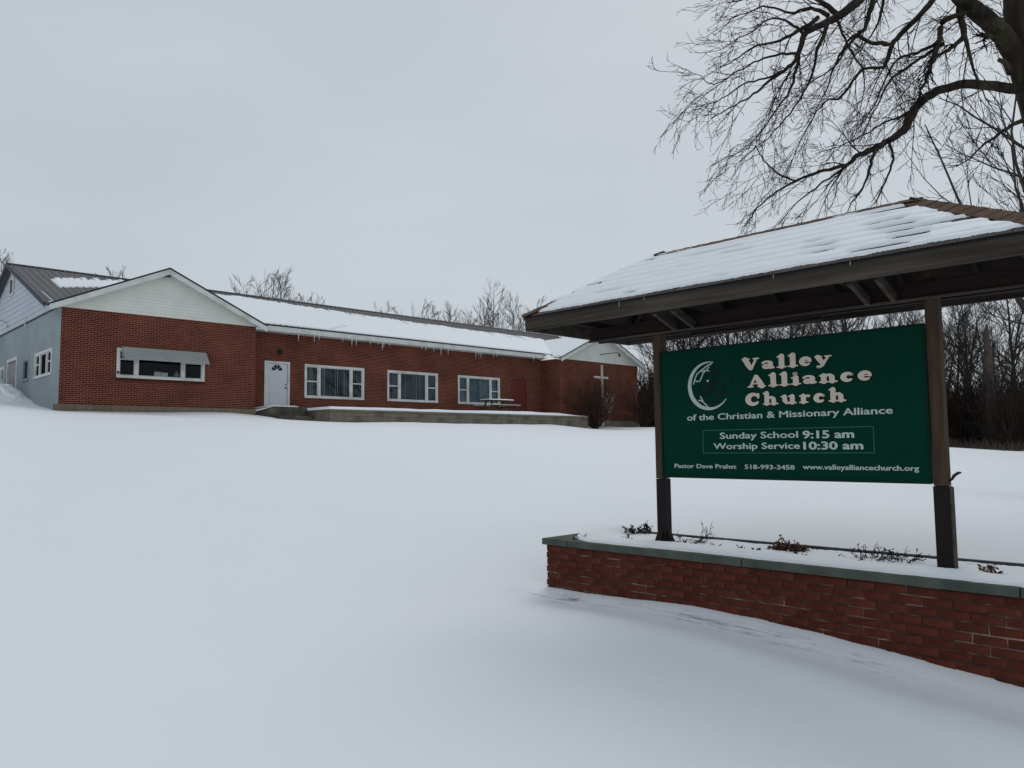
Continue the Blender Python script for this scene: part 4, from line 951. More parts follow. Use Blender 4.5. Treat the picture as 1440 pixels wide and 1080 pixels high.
def roof_snow(u, v):
    t = -.02 + v * (FL + .02); tm = np.clip(t, 0, FL)
    xl = RX0 - .03 + (RA - RX0) * tm / FL; xr = RX1 - (RX1 - RB) * tm / FL; x = xl + u * (xr - xl)
    # distances to borders
    er = (xr - x) - (.10 + .13 * fbm(t * 9, t * 0, 3))
    el = (x - xl) - np.where(t < .22, .10 + .30 * (.22 - t), -.2)
    et = FL - .045 - t + .05 * (fbm(x * 3, x * 0, 6) - .5)
    ee = t - .022 - .035 * (fbm(x * 7, x * 0, 9) - .4)
    e = np.minimum(np.minimum(er, el), np.minimum(et, ee))
    th = .016 * np.clip(e / .02, -1, 1) + .006 * np.clip(e / .2, 0, 1) + (fbm(x * 2.1, t * 4, 11) - .5) * .014 * (e > 0)
    saw = ((t + .035) % EXP) / EXP                       # snow steps over every course
    th = th + .0035 * (1 - saw) ** 2 - .002 + .006 * (fbm(x * 6.6 + .5 * ((t + .035) // EXP), t * 9, 19) - .5)
    k = ((t + .035) / EXP).astype(int)
    d = (t + .035) - np.round((t + .035) / EXP) * EXP; rowi = np.round((t + .035) / EXP)
    right = np.clip((x - 1.4) / 1.7, 0, 1) + .35 * np.clip((-.2 - x) / .6, 0, 1) * (t < .5)
    mask = np.clip((vnoise(x * 3.3 + rowi * 7.3, rowi * 3.1, 51) - (.66 - .22 * right)) * 6, 0, 1) * (rowi > .5)
    mask2 = np.clip((vnoise(x * 2.2 + rowi * 3.7, rowi * 5.1, 77) - .50) * 2.5, 0, 1) * (rowi > .5)
    th = th - np.exp(-((d - .012) / (.020 + .014 * right)) ** 2) * .055 * mask - np.exp(-((d + .002) / .010) ** 2) * .010 * mask2
    jag = np.clip(x - 1.9, 0, 1) * np.clip(1.2 - er / .7, 0, 1)
    th = th - jag * np.exp(-((d + .012) / .030) ** 2) * .07 * np.clip((vnoise(x * 4 + rowi * 9.1, rowi * 2.3, 61) - .42) * 5, 0, 1)
    X = np.stack([x, RYF + t * fc - (th + .016) * fs, RZE + t * fs + (th + .016) * fc + 1.6 - S_Z0], -1)
    return X, th
heightfield('snow_cover', roof_snow, 10, 10, M['snow2'], sg_, ulist=np.linspace(0, 1, 760), vlist=np.unique(np.r_[np.linspace(0, 1, 240), np.linspace(0, .04, 8)]))
for s_, ln in ((.15, .055), (.42, .03), (1.62, .03), (2.2, .03)):
    b = MB(); b.tube([(0, 0, 0), (0, 0, -ln * .6), (.001, 0, -ln)], [.0024, .0016, .0006], 6); o = b.build('icicle', M['ice'], loc=sw(s_, RYF - .02, 1.285))
    tag(o, 'tiny icicle hanging from the front eave of the sign roof', 'icicle', 'icicles on the sign roof')

# ---------------------------------------------------------------- branching plants
def polytubes(branches, sides):
    """branches: list of (pts Kx3, radii K). returns verts, quads"""
    V, Qs = [], []; off = 0; byk = {}
    for p, r in branches: byk.setdefault(len(p), []).append((p, r))
    for k, bs in byk.items():
        P = np.array([b_[0] for b_ in bs], np.float32); R_ = np.array([b_[1] for b_ in bs], np.float32)
        n = len(bs); D = np.gradient(P, axis=1); D /= np.linalg.norm(D, axis=2, keepdims=True) + 1e-9
        ref = np.tile(np.array([.37, .21, .9]), (n, 1)); bad = np.abs((D[:, 0] * ref).sum(1)) > .9; ref[bad] = [1, .1, 0]
        A_ = np.cross(D, ref[:, None, :]); A_ /= np.linalg.norm(A_, axis=2, keepdims=True) + 1e-9; B2 = np.cross(D, A_)
        th = np.arange(sides) * 2 * pi / sides
        W = P[:, :, None, :] + R_[:, :, None, None] * (A_[:, :, None, :] * np.cos(th)[None, None, :, None] + B2[:, :, None, :] * np.sin(th)[None, None, :, None])
        V.append(W.reshape(-1, 3)); ii = off + np.arange(n * k * sides).reshape(n, k, sides); nx = np.roll(ii, -1, axis=2)
        Qs.append(np.stack([ii[:, :-1], nx[:, :-1], nx[:, 1:], ii[:, 1:]], -1).reshape(-1, 4)); off += n * k * sides
    return np.concatenate(V), np.concatenate(Qs)
def unit(v): return v / (np.linalg.norm(v) + 1e-9)
def sprout(rng, p, d, length, r, nseg, wob, grav):
    pts = [p]; rad = [r]; st_ = length / nseg
    for i in range(nseg):
        d = unit(d + rng.normal(0, wob, 3) + np.array([0, 0, grav])); p = p + d * st_; pts.append(p); rad.append(r * (1 - .75 * (i + 1) / nseg))
    return np.array(pts), np.array(rad), d
def fork(rng, parent, n, lvl, maxlvl, out, lr, rr, ang, nseg, wob, grav, t0=.2, minr=.001, ends=True):
    P, R_, L_ = parent
    k = len(P) - 1
    for j in range(n):
        q = t0 + (1 - t0) * (j + rng.random()) / n; f_ = q * k; i = min(int(f_), k - 1); f_ -= i
        p = P[i] * (1 - f_) + P[i + 1] * f_; r = max((R_[i] * (1 - f_) + R_[i + 1] * f_) * rr, minr); d = unit(P[i + 1] - P[i])
        s = unit(np.cross(d, rng.normal(0, 1, 3))); a_ = ang * rng.uniform(.6, 1.3)
        dn = unit(d * cos(a_) + s * sin(a_)); ln = L_ * lr * rng.uniform(.55, 1.25) * (1.15 - .5 * q)
        pts, rad, _ = sprout(rng, p, dn, ln, r, nseg[min(lvl, len(nseg) - 1)], wob, grav[min(lvl, len(grav) - 1)])
        rad = np.maximum(rad, minr * .6)
        out.append((pts, rad))
        if lvl < maxlvl: fork(rng, (pts, rad, ln), max(2, int(n * (.75 if lvl else .8))), lvl + 1, maxlvl, out, lr, rr, ang, nseg, wob, grav, .15, minr)
LIMBS = {
 'trunk': [(7.78, 11.0, 9.91, 0.2), (7.69, 11.0, 8.79, 0.23), (7.65, 11.0, 8.12, 0.25), (7.72, 11.0, 7.25, 0.3), (7.93, 11.0, 6.32, 0.33), (8.12, 11.0, 4.88, 0.35), (7.73, 11.0, 1.39, 0.42)],
 'A': [(7.6, 11.0, 7.08, 0.15), (7.3, 10.87, 7.4, 0.15), (7.04, 10.73, 7.56, 0.13), (6.72, 10.6, 7.72, 0.12), (6.39, 10.47, 7.87, 0.1), (6.04, 10.33, 8.21, 0.09), (5.59, 10.2, 8.59, 0.08)],
 'B': [(6.46, 10.6, 7.95, 0.05), (6.4, 10.5, 7.61, 0.045), (6.38, 10.4, 7.28, 0.04), (6.2, 10.3, 7.08, 0.03), (5.99, 10.2, 6.93, 0.025), (5.77, 10.1, 6.76, 0.02), (5.63, 10.0, 6.55, 0.018)],
 'B2': [(6.6, 10.5, 7.67, 0.035), (6.3, 10.41, 7.56, 0.035), (6.04, 10.33, 7.4, 0.04), (5.93, 10.24, 7.07, 0.035), (5.78, 10.16, 6.78, 0.03), (5.66, 10.07, 6.54, 0.025), (5.52, 9.99, 6.3, 0.02), (5.4, 9.9, 6.06, 0.015)],
 'C': [(7.63, 11.0, 6.73, 0.08), (7.07, 10.86, 6.73, 0.07), (6.58, 10.72, 6.71, 0.065), (6.23, 10.58, 6.6, 0.06), (5.9, 10.44, 6.44, 0.06), (5.63, 10.29, 6.22, 0.06), (5.43, 10.15, 5.98, 0.06), (5.27, 10.01, 5.75, 0.055), (4.98, 9.87, 5.54, 0.04), (4.68, 9.73, 5.37, 0.035), (4.42, 9.59, 5.23, 0.03), (4.22, 9.45, 5.06, 0.025), (3.89, 9.31, 4.95, 0.02), (3.57, 9.16, 4.81, 0.015), (3.3, 9.02, 4.66, 0.012), (3.03, 8.88, 4.47, 0.01), (2.81, 8.74, 4.25, 0.007), (2.66, 8.6, 4.06, 0.005)],
 'C2': [(5.07, 9.6, 5.6, 0.03), (4.72, 9.44, 5.35, 0.025), (4.48, 9.28, 5.13, 0.02), (4.34, 9.12, 4.83, 0.015), (4.16, 8.96, 4.56, 0.01), (3.95, 8.8, 4.34, 0.006)],
 'C3': [(4.11, 9.2, 4.97, 0.018), (3.93, 9.3, 4.84, 0.012), (3.74, 9.4, 4.71, 0.01), (3.55, 9.5, 4.56, 0.006), (3.4, 9.6, 4.36, 0.004)],
 'C4': [(3.29, 8.7, 4.61, 0.012), (3.15, 8.9, 4.78, 0.01), (3.08, 9.1, 5.01, 0.008), (3.04, 9.3, 5.27, 0.005)],
 'D': [(5.64, 10.3, 8.66, 0.08), (5.15, 10.16, 8.06, 0.07), (4.75, 10.02, 7.57, 0.065), (4.41, 9.88, 7.27, 0.055), (4.15, 9.73, 7.08, 0.045), (3.86, 9.59, 6.89, 0.04), (3.73, 9.45, 6.67, 0.035), (3.58, 9.31, 6.36, 0.025), (3.34, 9.17, 6.14, 0.02), (3.04, 9.02, 5.87, 0.015), (2.81, 8.88, 5.67, 0.01), (2.52, 8.74, 5.48, 0.007), (2.32, 8.6, 5.32, 0.004)],
 'D2': [(6.94, 11.4, 8.95, 0.05), (6.47, 11.27, 8.3, 0.045), (6.15, 11.14, 7.95, 0.04), (5.85, 11.01, 7.66, 0.038), (5.62, 10.89, 7.4, 0.035), (5.46, 10.76, 7.09, 0.03), (5.32, 10.63, 6.92, 0.022), (5.0, 10.5, 6.84, 0.02), (4.79, 10.37, 6.61, 0.018), (4.54, 10.24, 6.31, 0.016), (4.32, 10.11, 6.21, 0.012), (4.12, 9.99, 6.02, 0.01), (3.91, 9.86, 5.72, 0.008), (3.71, 9.73, 5.37, 0.006), (3.54, 9.6, 5.06, 0.004)],
 'D3': [(4.16, 9.4, 6.95, 0.02), (4.31, 9.52, 6.75, 0.015), (4.48, 9.64, 6.55, 0.012), (4.64, 9.76, 6.42, 0.01), (4.68, 9.88, 6.16, 0.006), (4.64, 10.0, 5.92, 0.004)],
 'E': [(3.97, 9.2, 6.88, 0.03), (3.81, 9.34, 7.06, 0.02), (3.6, 9.48, 7.08, 0.015), (3.38, 9.62, 7.26, 0.012), (3.14, 9.76, 7.25, 0.008), (2.92, 9.9, 7.24, 0.004)],
 'F': [(3.58, 9.0, 6.53, 0.02), (3.36, 8.86, 6.6, 0.014), (3.1, 8.72, 6.59, 0.01), (2.84, 8.58, 6.36, 0.008), (2.54, 8.44, 6.14, 0.005), (2.3, 8.3, 5.96, 0.003)],
 'G': [(3.46, 8.9, 6.24, 0.018), (3.16, 8.82, 6.18, 0.014), (2.87, 8.73, 6.05, 0.01), (2.59, 8.65, 5.86, 0.008), (2.36, 8.57, 5.71, 0.006), (2.18, 8.48, 5.76, 0.004), (2.0, 8.4, 5.8, 0.002)],
 'H': [(3.55, 9.1, 6.3, 0.02), (3.49, 9.26, 5.97, 0.015), (3.34, 9.42, 5.75, 0.01), (3.16, 9.58, 5.5, 0.008), (2.98, 9.74, 5.38, 0.005), (2.65, 9.9, 5.25, 0.003)],
 'I': [(7.72, 10.9, 6.33, 0.04), (7.2, 10.64, 6.1, 0.03), (6.77, 10.38, 5.83, 0.022), (6.4, 10.12, 5.58, 0.016), (6.04, 9.86, 5.3, 0.01), (5.69, 9.6, 5.09, 0.008)],
 'J': [(5.81, 10.6, 8.87, 0.05), (5.1, 10.44, 8.45, 0.04), (4.42, 10.28, 8.14, 0.03), (3.76, 10.12, 7.84, 0.02), (3.31, 9.96, 7.6, 0.012), (2.88, 9.8, 7.41, 0.006)],
 'K': [(6.34, 11.2, 8.99, 0.04), (5.86, 11.36, 8.59, 0.03), (5.81, 11.52, 8.28, 0.02), (5.74, 11.68, 8.03, 0.014), (5.6, 11.84, 7.82, 0.01), (5.43, 12.0, 7.61, 0.006)],
 'S': [(7.35, 10.9, 7.39, 0.05), (7.14, 10.77, 7.43, 0.04), (6.89, 10.63, 7.36, 0.03), (6.68, 10.5, 7.33, 0.03)],
}
LIMBS.update({
 'M1': [(3.8, 9.1, 6.8, 0.03), (3.49, 8.94, 6.54, 0.022), (3.19, 8.78, 6.33, 0.016), (2.88, 8.62, 6.2, 0.012), (2.62, 8.46, 5.98, 0.008), (2.33, 8.3, 5.76, 0.004)],
 'M2': [(4.42, 9.9, 7.28, 0.04), (4.24, 10.12, 7.64, 0.03), (4.04, 10.35, 7.93, 0.02), (3.72, 10.58, 8.15, 0.014), (3.39, 10.8, 8.27, 0.008)],
 'M3': [(6.07, 10.4, 7.14, 0.03), (5.72, 10.24, 6.89, 0.022), (5.38, 10.08, 6.64, 0.017), (5.05, 9.92, 6.36, 0.013), (4.79, 9.76, 5.96, 0.009), (4.53, 9.6, 5.53, 0.005)],
 'M4': [(5.64, 10.3, 6.24, 0.018), (5.28, 10.14, 5.97, 0.015), (4.99, 9.98, 5.84, 0.012), (4.62, 9.82, 5.6, 0.009), (4.24, 9.66, 5.39, 0.006), (3.87, 9.5, 5.24, 0.004)],
 'M5': [(5.29, 10.3, 7.09, 0.028), (4.96, 10.17, 7.04, 0.022), (4.66, 10.03, 7.07, 0.018), (4.44, 9.9, 6.79, 0.015), (4.23, 9.77, 6.43, 0.011), (4.07, 9.63, 6.08, 0.008), (3.8, 9.5, 5.68, 0.004)],
 'M6': [(6.04, 10.4, 7.18, 0.028), (5.81, 10.58, 7.11, 0.02), (5.62, 10.76, 7.1, 0.016), (5.46, 10.94, 6.78, 0.011), (5.39, 11.12, 6.54, 0.007), (5.18, 11.3, 6.34, 0.004)],
 'M7': [(4.01, 9.3, 6.86, 0.03), (3.8, 9.14, 6.41, 0.02), (3.63, 8.98, 5.97, 0.014), (3.37, 8.82, 5.55, 0.01), (3.05, 8.66, 5.18, 0.007), (2.72, 8.5, 4.87, 0.004)],
 'M8': [(3.26, 8.9, 6.02, 0.014), (2.98, 8.7, 5.84, 0.011), (2.67, 8.5, 5.68, 0.009), (2.36, 8.3, 5.41, 0.006), (2.07, 8.1, 5.24, 0.003)],
 'M9': [(4.75, 9.4, 5.35, 0.02), (4.93, 9.7, 5.22, 0.015), (4.98, 10.0, 5.04, 0.011), (4.98, 10.3, 4.85, 0.007)],
 'N1': [(6.32, 10.3, 7.22, 0.03), (6.26, 10.1, 6.81, 0.022), (6.19, 9.9, 6.44, 0.014), (6.15, 9.7, 6.11, 0.008), (6.17, 9.5, 5.73, 0.005)],
 'N2': [(5.17, 10.2, 8.08, 0.05), (4.93, 10.07, 7.49, 0.035), (4.76, 9.93, 7.12, 0.026), (4.5, 9.8, 6.85, 0.018), (4.27, 9.67, 6.51, 0.012), (3.95, 9.53, 6.24, 0.008), (3.62, 9.4, 6.04, 0.004)],
})
def smooth_path(P, n=4):
    """Catmull-Rom through the limb points"""
    P = np.array(P, float); Q = np.vstack([2 * P[0] - P[1], P, 2 * P[-1] - P[-2]]); o = []
    for i in range(1, len(Q) - 2):
        for j in range(n):
            t = j / n; o.append(.5 * (2 * Q[i] + (Q[i + 1] - Q[i - 1]) * t + (2 * Q[i - 1] - 5 * Q[i] + 4 * Q[i + 1] - Q[i + 2]) * t * t + (3 * Q[i] - Q[i - 1] - 3 * Q[i + 1] + Q[i + 2]) * t ** 3))
    o.append(P[-1]); o = np.array(o); o[:, 3] = np.maximum(o[:, 3], .002); return o
rng = np.random.default_rng(7)
big = thing('bare_tree', 'large bare tree with thick trunk and drooping twiggy branches behind the sign roof', 'tree', (7.75, 11, g1(7.75, 11)))
bz = np.array([7.75, 11, g1(7.75, 11)])
LIMBS['trunk'][-1] = (8.22, 11.0, bz[2] - .3, .46)
thick, twigs = [], []
for nm, pts in LIMBS.items():
    sp_ = smooth_path(pts); P = sp_[:, :3] - bz; R_ = sp_[:, 3].copy()
    if nm == 'trunk':
        V, Qd = polytubes([(P, R_)], 14); V += (fbm(V[:, 2] * 4, np.arctan2(V[:, 1] - P[0, 1], V[:, 0] - P[0, 0]) * 5, 3)[:, None] - .5) * .03
        np_mesh('trunk', V, Qd, M['bark'], big); continue
    P[1:-1] += rng.normal(0, .006, P[1:-1].shape)
    thick.append((P, R_))
    Ln = np.linalg.norm(np.diff(P, axis=0), axis=1).sum()
    n = max(3, int(Ln * (4.3 if R_[0] < .06 else 3.3)))
    # side shoots all along the limb
    k = len(P) - 1
    for j in range(n):
        q = (j + rng.random()) / n
        if nm in ('A', 'C') and q < .25 and rng.random() < .6: continue
        f_ = q * k; i = min(int(f_), k - 1); f_ -= i; p = P[i] * (1 - f_) + P[i + 1] * f_; r0 = R_[i]
        d = unit(P[min(i + 1, k)] - P[i]); s = unit(np.cross(d, rng.normal(0, 1, 3))); s[2] -= .15
        a_ = rng.uniform(.35, .95); dn = unit(d * cos(a_) + s * sin(a_) + np.array([-.16, -.05, -.14])); ln = rng.uniform(.30, 1.15) * (1.15 - .35 * q)
        r = min(max(r0 * .38, .0035), .011)
        pts_, rad_, _ = sprout(rng, p, dn, ln, r, 9, .10, -.035)
        rad_ = np.maximum(rad_, .0030); twigs.append((pts_, rad_))
        fork(rng, (pts_, rad_, ln), max(3, int(ln * 6.5)), 1, 2, twigs, .50, .72, .55, [7, 6, 5], .13, [-.035, -.02, 0], .12, .0034)
    fork(rng, (P[-6:], R_[-6:], .7), 4, 1, 2, twigs, .55, .8, .6, [6, 5, 4], .14, [-.03, -.02, 0], .3, .0034)
V, Qd = polytubes(thick, 8); np_mesh('limbs', V, Qd, M['bark'], big)
V, Qd = polytubes(twigs, 3); np_mesh('twigs', V, Qd, M['twig'], big, smooth=False)
b = MB(); b.tube([tuple(np.array(p) - bz) for p in ((7.30, 10.85, 6.93), (7.12, 10.7, 7.02), (6.98, 10.6, 7.0))], [.05, .035, .03], 8); b.build('broken_stub', M['bark'], big)

# tree prototypes for the woods
def proto(seed, h, spread, dens, trunk_r, fork_at, levels=2, up=.05, lean=.03):
    r_ = np.random.default_rng(seed); trunks = []; crown = []
    n0 = 10; pts, rad, _ = sprout(r_, np.zeros(3), unit(np.array([r_.normal(0, lean), r_.normal(0, lean), 1])), h, trunk_r, n0, .045, .04)
    rad = trunk_r * (1 - .93 * (np.arange(n0 + 1) / n0) ** .9)
    trunks.append((pts, rad))
    k = n0
    for j in range(dens):
        q = fork_at + (1 - fork_at) * (j + r_.random()) / dens * .97; f_ = q * k; i = min(int(f_), k - 1); f_ -= i; p = pts[i] * (1 - f_) + pts[i + 1] * f_
        az = r_.uniform(0, 2 * pi); el = r_.uniform(.45, 1.0); dn = np.array([cos(az) * cos(el), sin(az) * cos(el), sin(el)])
        ln = h * spread * (1.15 - q) * r_.uniform(.7, 1.3); r = rad[i] * r_.uniform(.38, .6)
        P1, R1, _ = sprout(r_, p, dn, ln, r, 6, .10, up); R1 = np.maximum(R1, .014); crown.append((P1, R1))
        fork(r_, (P1, R1, ln), 6, 1, levels, crown, .5, .55, .48, [5, 4, 3], .09, [up + .05, up + .06, .06], .2, .011)
    return trunks, crown
PR = []
for i, (h, spd, dn_, tr, fa, lv) in enumerate([(12, .46, 26, .16, .28, 2), (14, .38, 28, .20, .35, 2), (10, .50, 24, .13, .22, 2), (13, .34, 26, .12, .40, 2), (9, .45, 22, .09, .25, 2), (15, .42, 30, .24, .3, 2)]):
    t_, c_ = proto(100 + i, h, spd, dn_, tr, fa, lv)
    V, Qd = polytubes(t_, 6); V2, Q2 = polytubes(c_, 3); PR.append((h, V, Qd, V2, Q2, {}))
def far_tree(name, x, y, z, h, pi_, rz, m, label, group, sx=1.0):
    H, V, Qd, V2, Q2, cache = PR[pi_]
    o = thing(name, label, 'tree', (x, y, z), rz, group); s = h / H; o.scale = (s * sx, s * sx, s)
    key = m.name
    if key not in cache:
        a_ = np_mesh('trunk', V, Qd, m); c_ = np_mesh('branches', V2, Q2, m, smooth=False); cache[key] = (a_.data, c_.data); a_.parent = o; c_.parent = o
    else:
        for nm, me in zip(('trunk', 'branches'), cache[key]):
            q = bpy.data.objects.new(nm, me); COL.objects.link(q); q.parent = o
    return o
def at_px(u, v, dist):
    c = RC @ np.array([(u - 720) / 1086.66, 1, -(v - 540) / 1086.66]); c = c * dist / c[1]; return c[0], dist, c[2] + 1.6
r_ = random.Random(4)
# trees rising beyond the roof (top of each at a measured height)
BEH = [(12, 357, 62, 3, 'bare treetop at the far left, above the peak of the end gable'), (24, 366, 66, 4, 'smaller bare treetop beside the leftmost ridge end'), (352, 392, 70, 2, 'low bare treetop left of the tall pair over the left half of the roof'), (374, 381, 68, 0, 'broad bare tree rising highest over the left half of the long roof'),
       (402, 391, 72, 1, 'bare tree just right of the broad one over the left half of the roof'), (436, 419, 84, 4, 'small far treetop left of the pair above the middle of the roof'), (457, 421, 84, 3, 'small far treetop right of the pair above the middle of the roof'), (562, 432, 80, 2, 'bushy low treetop over the second window'), (583, 424, 78, 0, 'pointed treetop just left of the third window'),
       (600, 436, 84, 4, 'thin low treetop above the third window'), (622, 441, 82, 3, 'low sparse treetop left of the tall tree group'), (640, 431, 78, 1, 'medium bare tree on the left edge of the tall tree group'), (655, 438, 84, 2, 'short tree filling in left of the tall tree group'), (671, 415, 72, 3, 'second tallest tree of the group left of the sign roof'),
       (699, 401, 68, 5, 'tallest bare tree of the group left of the sign roof'), (722, 418, 74, 0, 'slender tree right beside the tallest one'), (744, 424, 72, 1, 'bare tree half hidden by the left tip of the sign roof'), (172, 384, 90, 4, 'tiny treetop peeking over the peak of the left brick gable'), (684, 436, 80, 0, 'low thicket tree behind the tallest one'), (363, 394, 76, 5, 'short bare tree between the low left treetop and the broad tree'), (390, 388, 80, 2, 'bare tree tucked behind the right side of the broad tree'), (573, 436, 88, 1, 'fine low treetop between the bushy and the pointed ones'), (631, 437, 90, 5, 'fine low treetop just before the tall group'), (664, 432, 88, 2, 'low fine treetop behind the second tallest tree'), (732, 428, 84, 2, 'low fine treetop between the slender tree and the sign roof'), (709, 442, 88, 4, 'low thicket tree right behind the tallest one')]
for (u, v, dist, p_, lab) in BEH:
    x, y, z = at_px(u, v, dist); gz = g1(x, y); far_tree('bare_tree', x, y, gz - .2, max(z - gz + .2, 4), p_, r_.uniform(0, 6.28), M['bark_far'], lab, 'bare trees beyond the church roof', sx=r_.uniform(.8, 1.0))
# the second large tree, right, behind the first one
x, y, z = 17.2, 24.0, 0
def crown_tree(x, y, h, seed, lab):
    o = thing('bare_tree', lab, 'tree', (x, y, g1(x, y) - .1)); t_, c_ = proto(seed, h, .62, 26, .26, .22, 3, up=-.01, lean=.01)
    V, Qd = polytubes(t_, 8); np_mesh('trunk', V, Qd, M['bark_mid'], o); V, Qd = polytubes([(p, np.maximum(r, .006)) for p, r in c_], 3); np_mesh('branches', V, Qd, M['bark_mid'], o, smooth=False)
crown_tree(17.4, 24.0, 13.5, 301, 'wide bare tree with arching branches at the right edge, beyond the large trunk')
crown_tree(23.4, 33.0, 12.5, 305, 'dense dark bare tree behind the right sign post, at the edge of the woods')
# the woods on the right
WL = ['slim bare tree', 'crooked bare tree', 'forked bare tree', 'tall narrow bare tree', 'low bare tree', 'heavy bare tree']
def wlab(x, y):
    u = 720 + 1086 * x / y
    return ('dark bare tree of the woods seen between the brick church and the left sign post' if u < 935 else
            'dark bare tree of the woods rising behind the green board between the two posts' if u < 1325 else
            'dark bare tree of the dense woods standing right of the right sign post')
for i in range(78):
    q = r_.random(); lay = r_.random()
    ang = radians(10.2 + 32 * (i + r_.random()) / 78)
    base = 50 + 6 * sin(i * 1.7); dist = base + 2 + lay * 24
    x, y = dist * math.tan(ang), dist
    if y > 50 or x > 14:
        p_ = r_.randrange(6); h = r_.uniform(8, 13.5) * (1.0 if y < 62 else 1.12)
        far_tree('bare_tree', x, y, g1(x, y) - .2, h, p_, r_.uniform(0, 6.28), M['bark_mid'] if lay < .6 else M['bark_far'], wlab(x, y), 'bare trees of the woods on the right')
for i in range(16):
    ang = radians(22 + 12.5 * r_.random()); dist = r_.uniform(34, 44); x, y = dist * math.tan(ang), dist
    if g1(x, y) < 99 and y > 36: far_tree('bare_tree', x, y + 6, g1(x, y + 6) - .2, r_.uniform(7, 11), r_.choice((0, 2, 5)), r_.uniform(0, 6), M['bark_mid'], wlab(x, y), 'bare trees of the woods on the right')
# old broken snag wrapped in vines
x, y, z = at_px(1396, 628, 45.2); gz = g1(x, y)
sn = thing('snag', 'pale broken dead trunk wrapped in tangled vines, right of the right sign post', 'dead tree', (x, y, gz - .1))
b = MB(); b.tube([(0, 0, 0), (.05, 0, 2), (-.03, 0, 4.2), (.06, 0, 5.6), (.02, 0, 6.9), (.08, 0, 7.4)], [.42, .34, .30, .22, .16, .05], 9); b.smooth = True; b.build('trunk', M['snag'], sn)
rr_ = np.random.default_rng(5); vs = []
for i in range(170):
    a_ = rr_.uniform(0, 2 * pi); z0 = rr_.uniform(.3, 5.2); p = np.array([.4 * cos(a_), .4 * sin(a_), z0]); vs.append(sprout(rr_, p, unit(np.array([cos(a_), sin(a_), rr_.uniform(-.2, 1.2)])), rr_.uniform(.4, 1.3), .022, 6, .4, .05)[:2])
V, Qd = polytubes(vs, 3); np_mesh('vines', V, Qd, M['snag'], sn, smooth=False)
# undergrowth: a dense belt of stems
rr_ = np.random.default_rng(12); ns = 15000
th_ = np.radians(rr_.uniform(9.5, 45, ns)); dd_ = 47.5 + 5 * np.sin(np.degrees(th_) * .9) * .3 + rr_.random(ns) ** 1.3 * 14
dd_ = np.where(np.degrees(th_) < 18, dd_ + 7, dd_); dd_ = np.where(np.degrees(th_) > 27, dd_ - 2.5, dd_)
X0, Y0 = dd_ * np.tan(th_), dd_; Z0 = ground(X0, Y0) - .1
H0 = rr_.uniform(1.6, 5.2, ns) * (.75 + .5 * fbm(X0 * .3, Y0 * .3, 5)); lx = rr_.normal(0, .22, (ns, 2)) * H0[:, None]
P = np.zeros((ns, 4, 3))
for k_, q in enumerate((0, .35, .7, 1)):
    P[:, k_, 0] = X0 + lx[:, 0] * q ** 1.5 + rr_.normal(0, .08, ns) * (q > 0); P[:, k_, 1] = Y0 + lx[:, 1] * q ** 1.5; P[:, k_, 2] = Z0 + H0 * q
Rr_ = np.array([.030, .022, .014, .005])[None, :] * rr_.uniform(.6, 1.5, ns)[:, None]
br_ = list(zip(P, Rr_)); ex_ = []
for i in range(0, ns, 1):
    for c in range(3):
        q = rr_.uniform(.1, .9); k_ = min(int(q * 3), 2); p = P[i, k_] + (P[i, k_ + 1] - P[i, k_]) * (q * 3 - k_); d = np.array([rr_.normal(), rr_.normal(), rr_.uniform(.1, 1.3)]); d = unit(d) * rr_.uniform(.4, 1.4)
        ex_.append((np.array([p, p + d * .5 + rr_.normal(0, .04, 3), p + d]), np.array([.012, .009, .004])))
V, Qd = polytubes(br_ + ex_, 3)
ug = np_mesh('undergrowth', V, Qd, M['brush'], kind='stuff', smooth=False); ug['label'] = 'dense dark leafless brush along the edge of the woods'
# snow-flecked weeds at the foot of the brush
ns = 1500; th_ = np.radians(rr_.uniform(16, 36, ns)); dd_ = 47.5 + 1.5 * np.sin(np.degrees(th_) * .9) - 3.4 + rr_.normal(0, .5, ns) + np.where(np.degrees(th_) < 18, 7, 0) + np.where(np.degrees(th_) > 27, -2.0, 0)
X0, Y0 = dd_ * np.tan(th_), dd_; Z0 = ground(X0, Y0) - .05; ex_ = []
for i in range(ns):
    d = unit(np.array([rr_.normal(0, .6), rr_.normal(0, .6), 1])) * rr_.uniform(.2, .7); p = np.array([X0[i], Y0[i], Z0[i]]); ex_.append((np.array([p, p + d * .6, p + d]), np.array([.02, .015, .006])))
V, Qd = polytubes(ex_, 3); wd_ = np_mesh('dry_weeds', V, Qd, M['snag'], kind='stuff', smooth=False); wd_['label'] = 'short dry weeds poking through the snow before the brush'

# ---------------------------------------------------------------- shrubs by the right gable
def shrub(u, v, h, w, seed, lab, n=46):
    p = bw(u, v); gz = g1(p.x, p.y); o = thing('bare_shrub', lab, 'shrub', (p.x, p.y, gz - .05), B_RZ, 'bare shrubs before the right gable')
    r2 = np.random.default_rng(seed); st1, br = [], []
    for i in range(n):
        az = r2.uniform(0, 2 * pi); sp2 = r2.random() ** .6 * w; d = unit(np.array([cos(az) * sp2, sin(az) * sp2, h * r2.uniform(.55, 1.0)])); ln = h * r2.uniform(.75, 1.1)
        P1, R1, _ = sprout(r2, np.array([cos(az) * .1, sin(az) * .1, 0]), d, ln, .035, 7, .10, -.01); R1 = np.maximum(R1, .01); st1.append((P1, R1))
        fork(r2, (P1, R1, ln), 7, 1, 2, br, .42, .55, .7, [5, 4, 3], .16, [.0, 0, 0], .28, .007)
    V, Qd = polytubes(st1, 5); np_mesh('stems', V, Qd, M['shrub'], o); V, Qd = polytubes(br, 3); np_mesh('twigs', V, Qd, M['shrub'], o, smooth=False); return o
shrub(21.2, -3.0, 2.9, 1.75, 61, 'large round bare brown shrub in front of the white cross', 42)
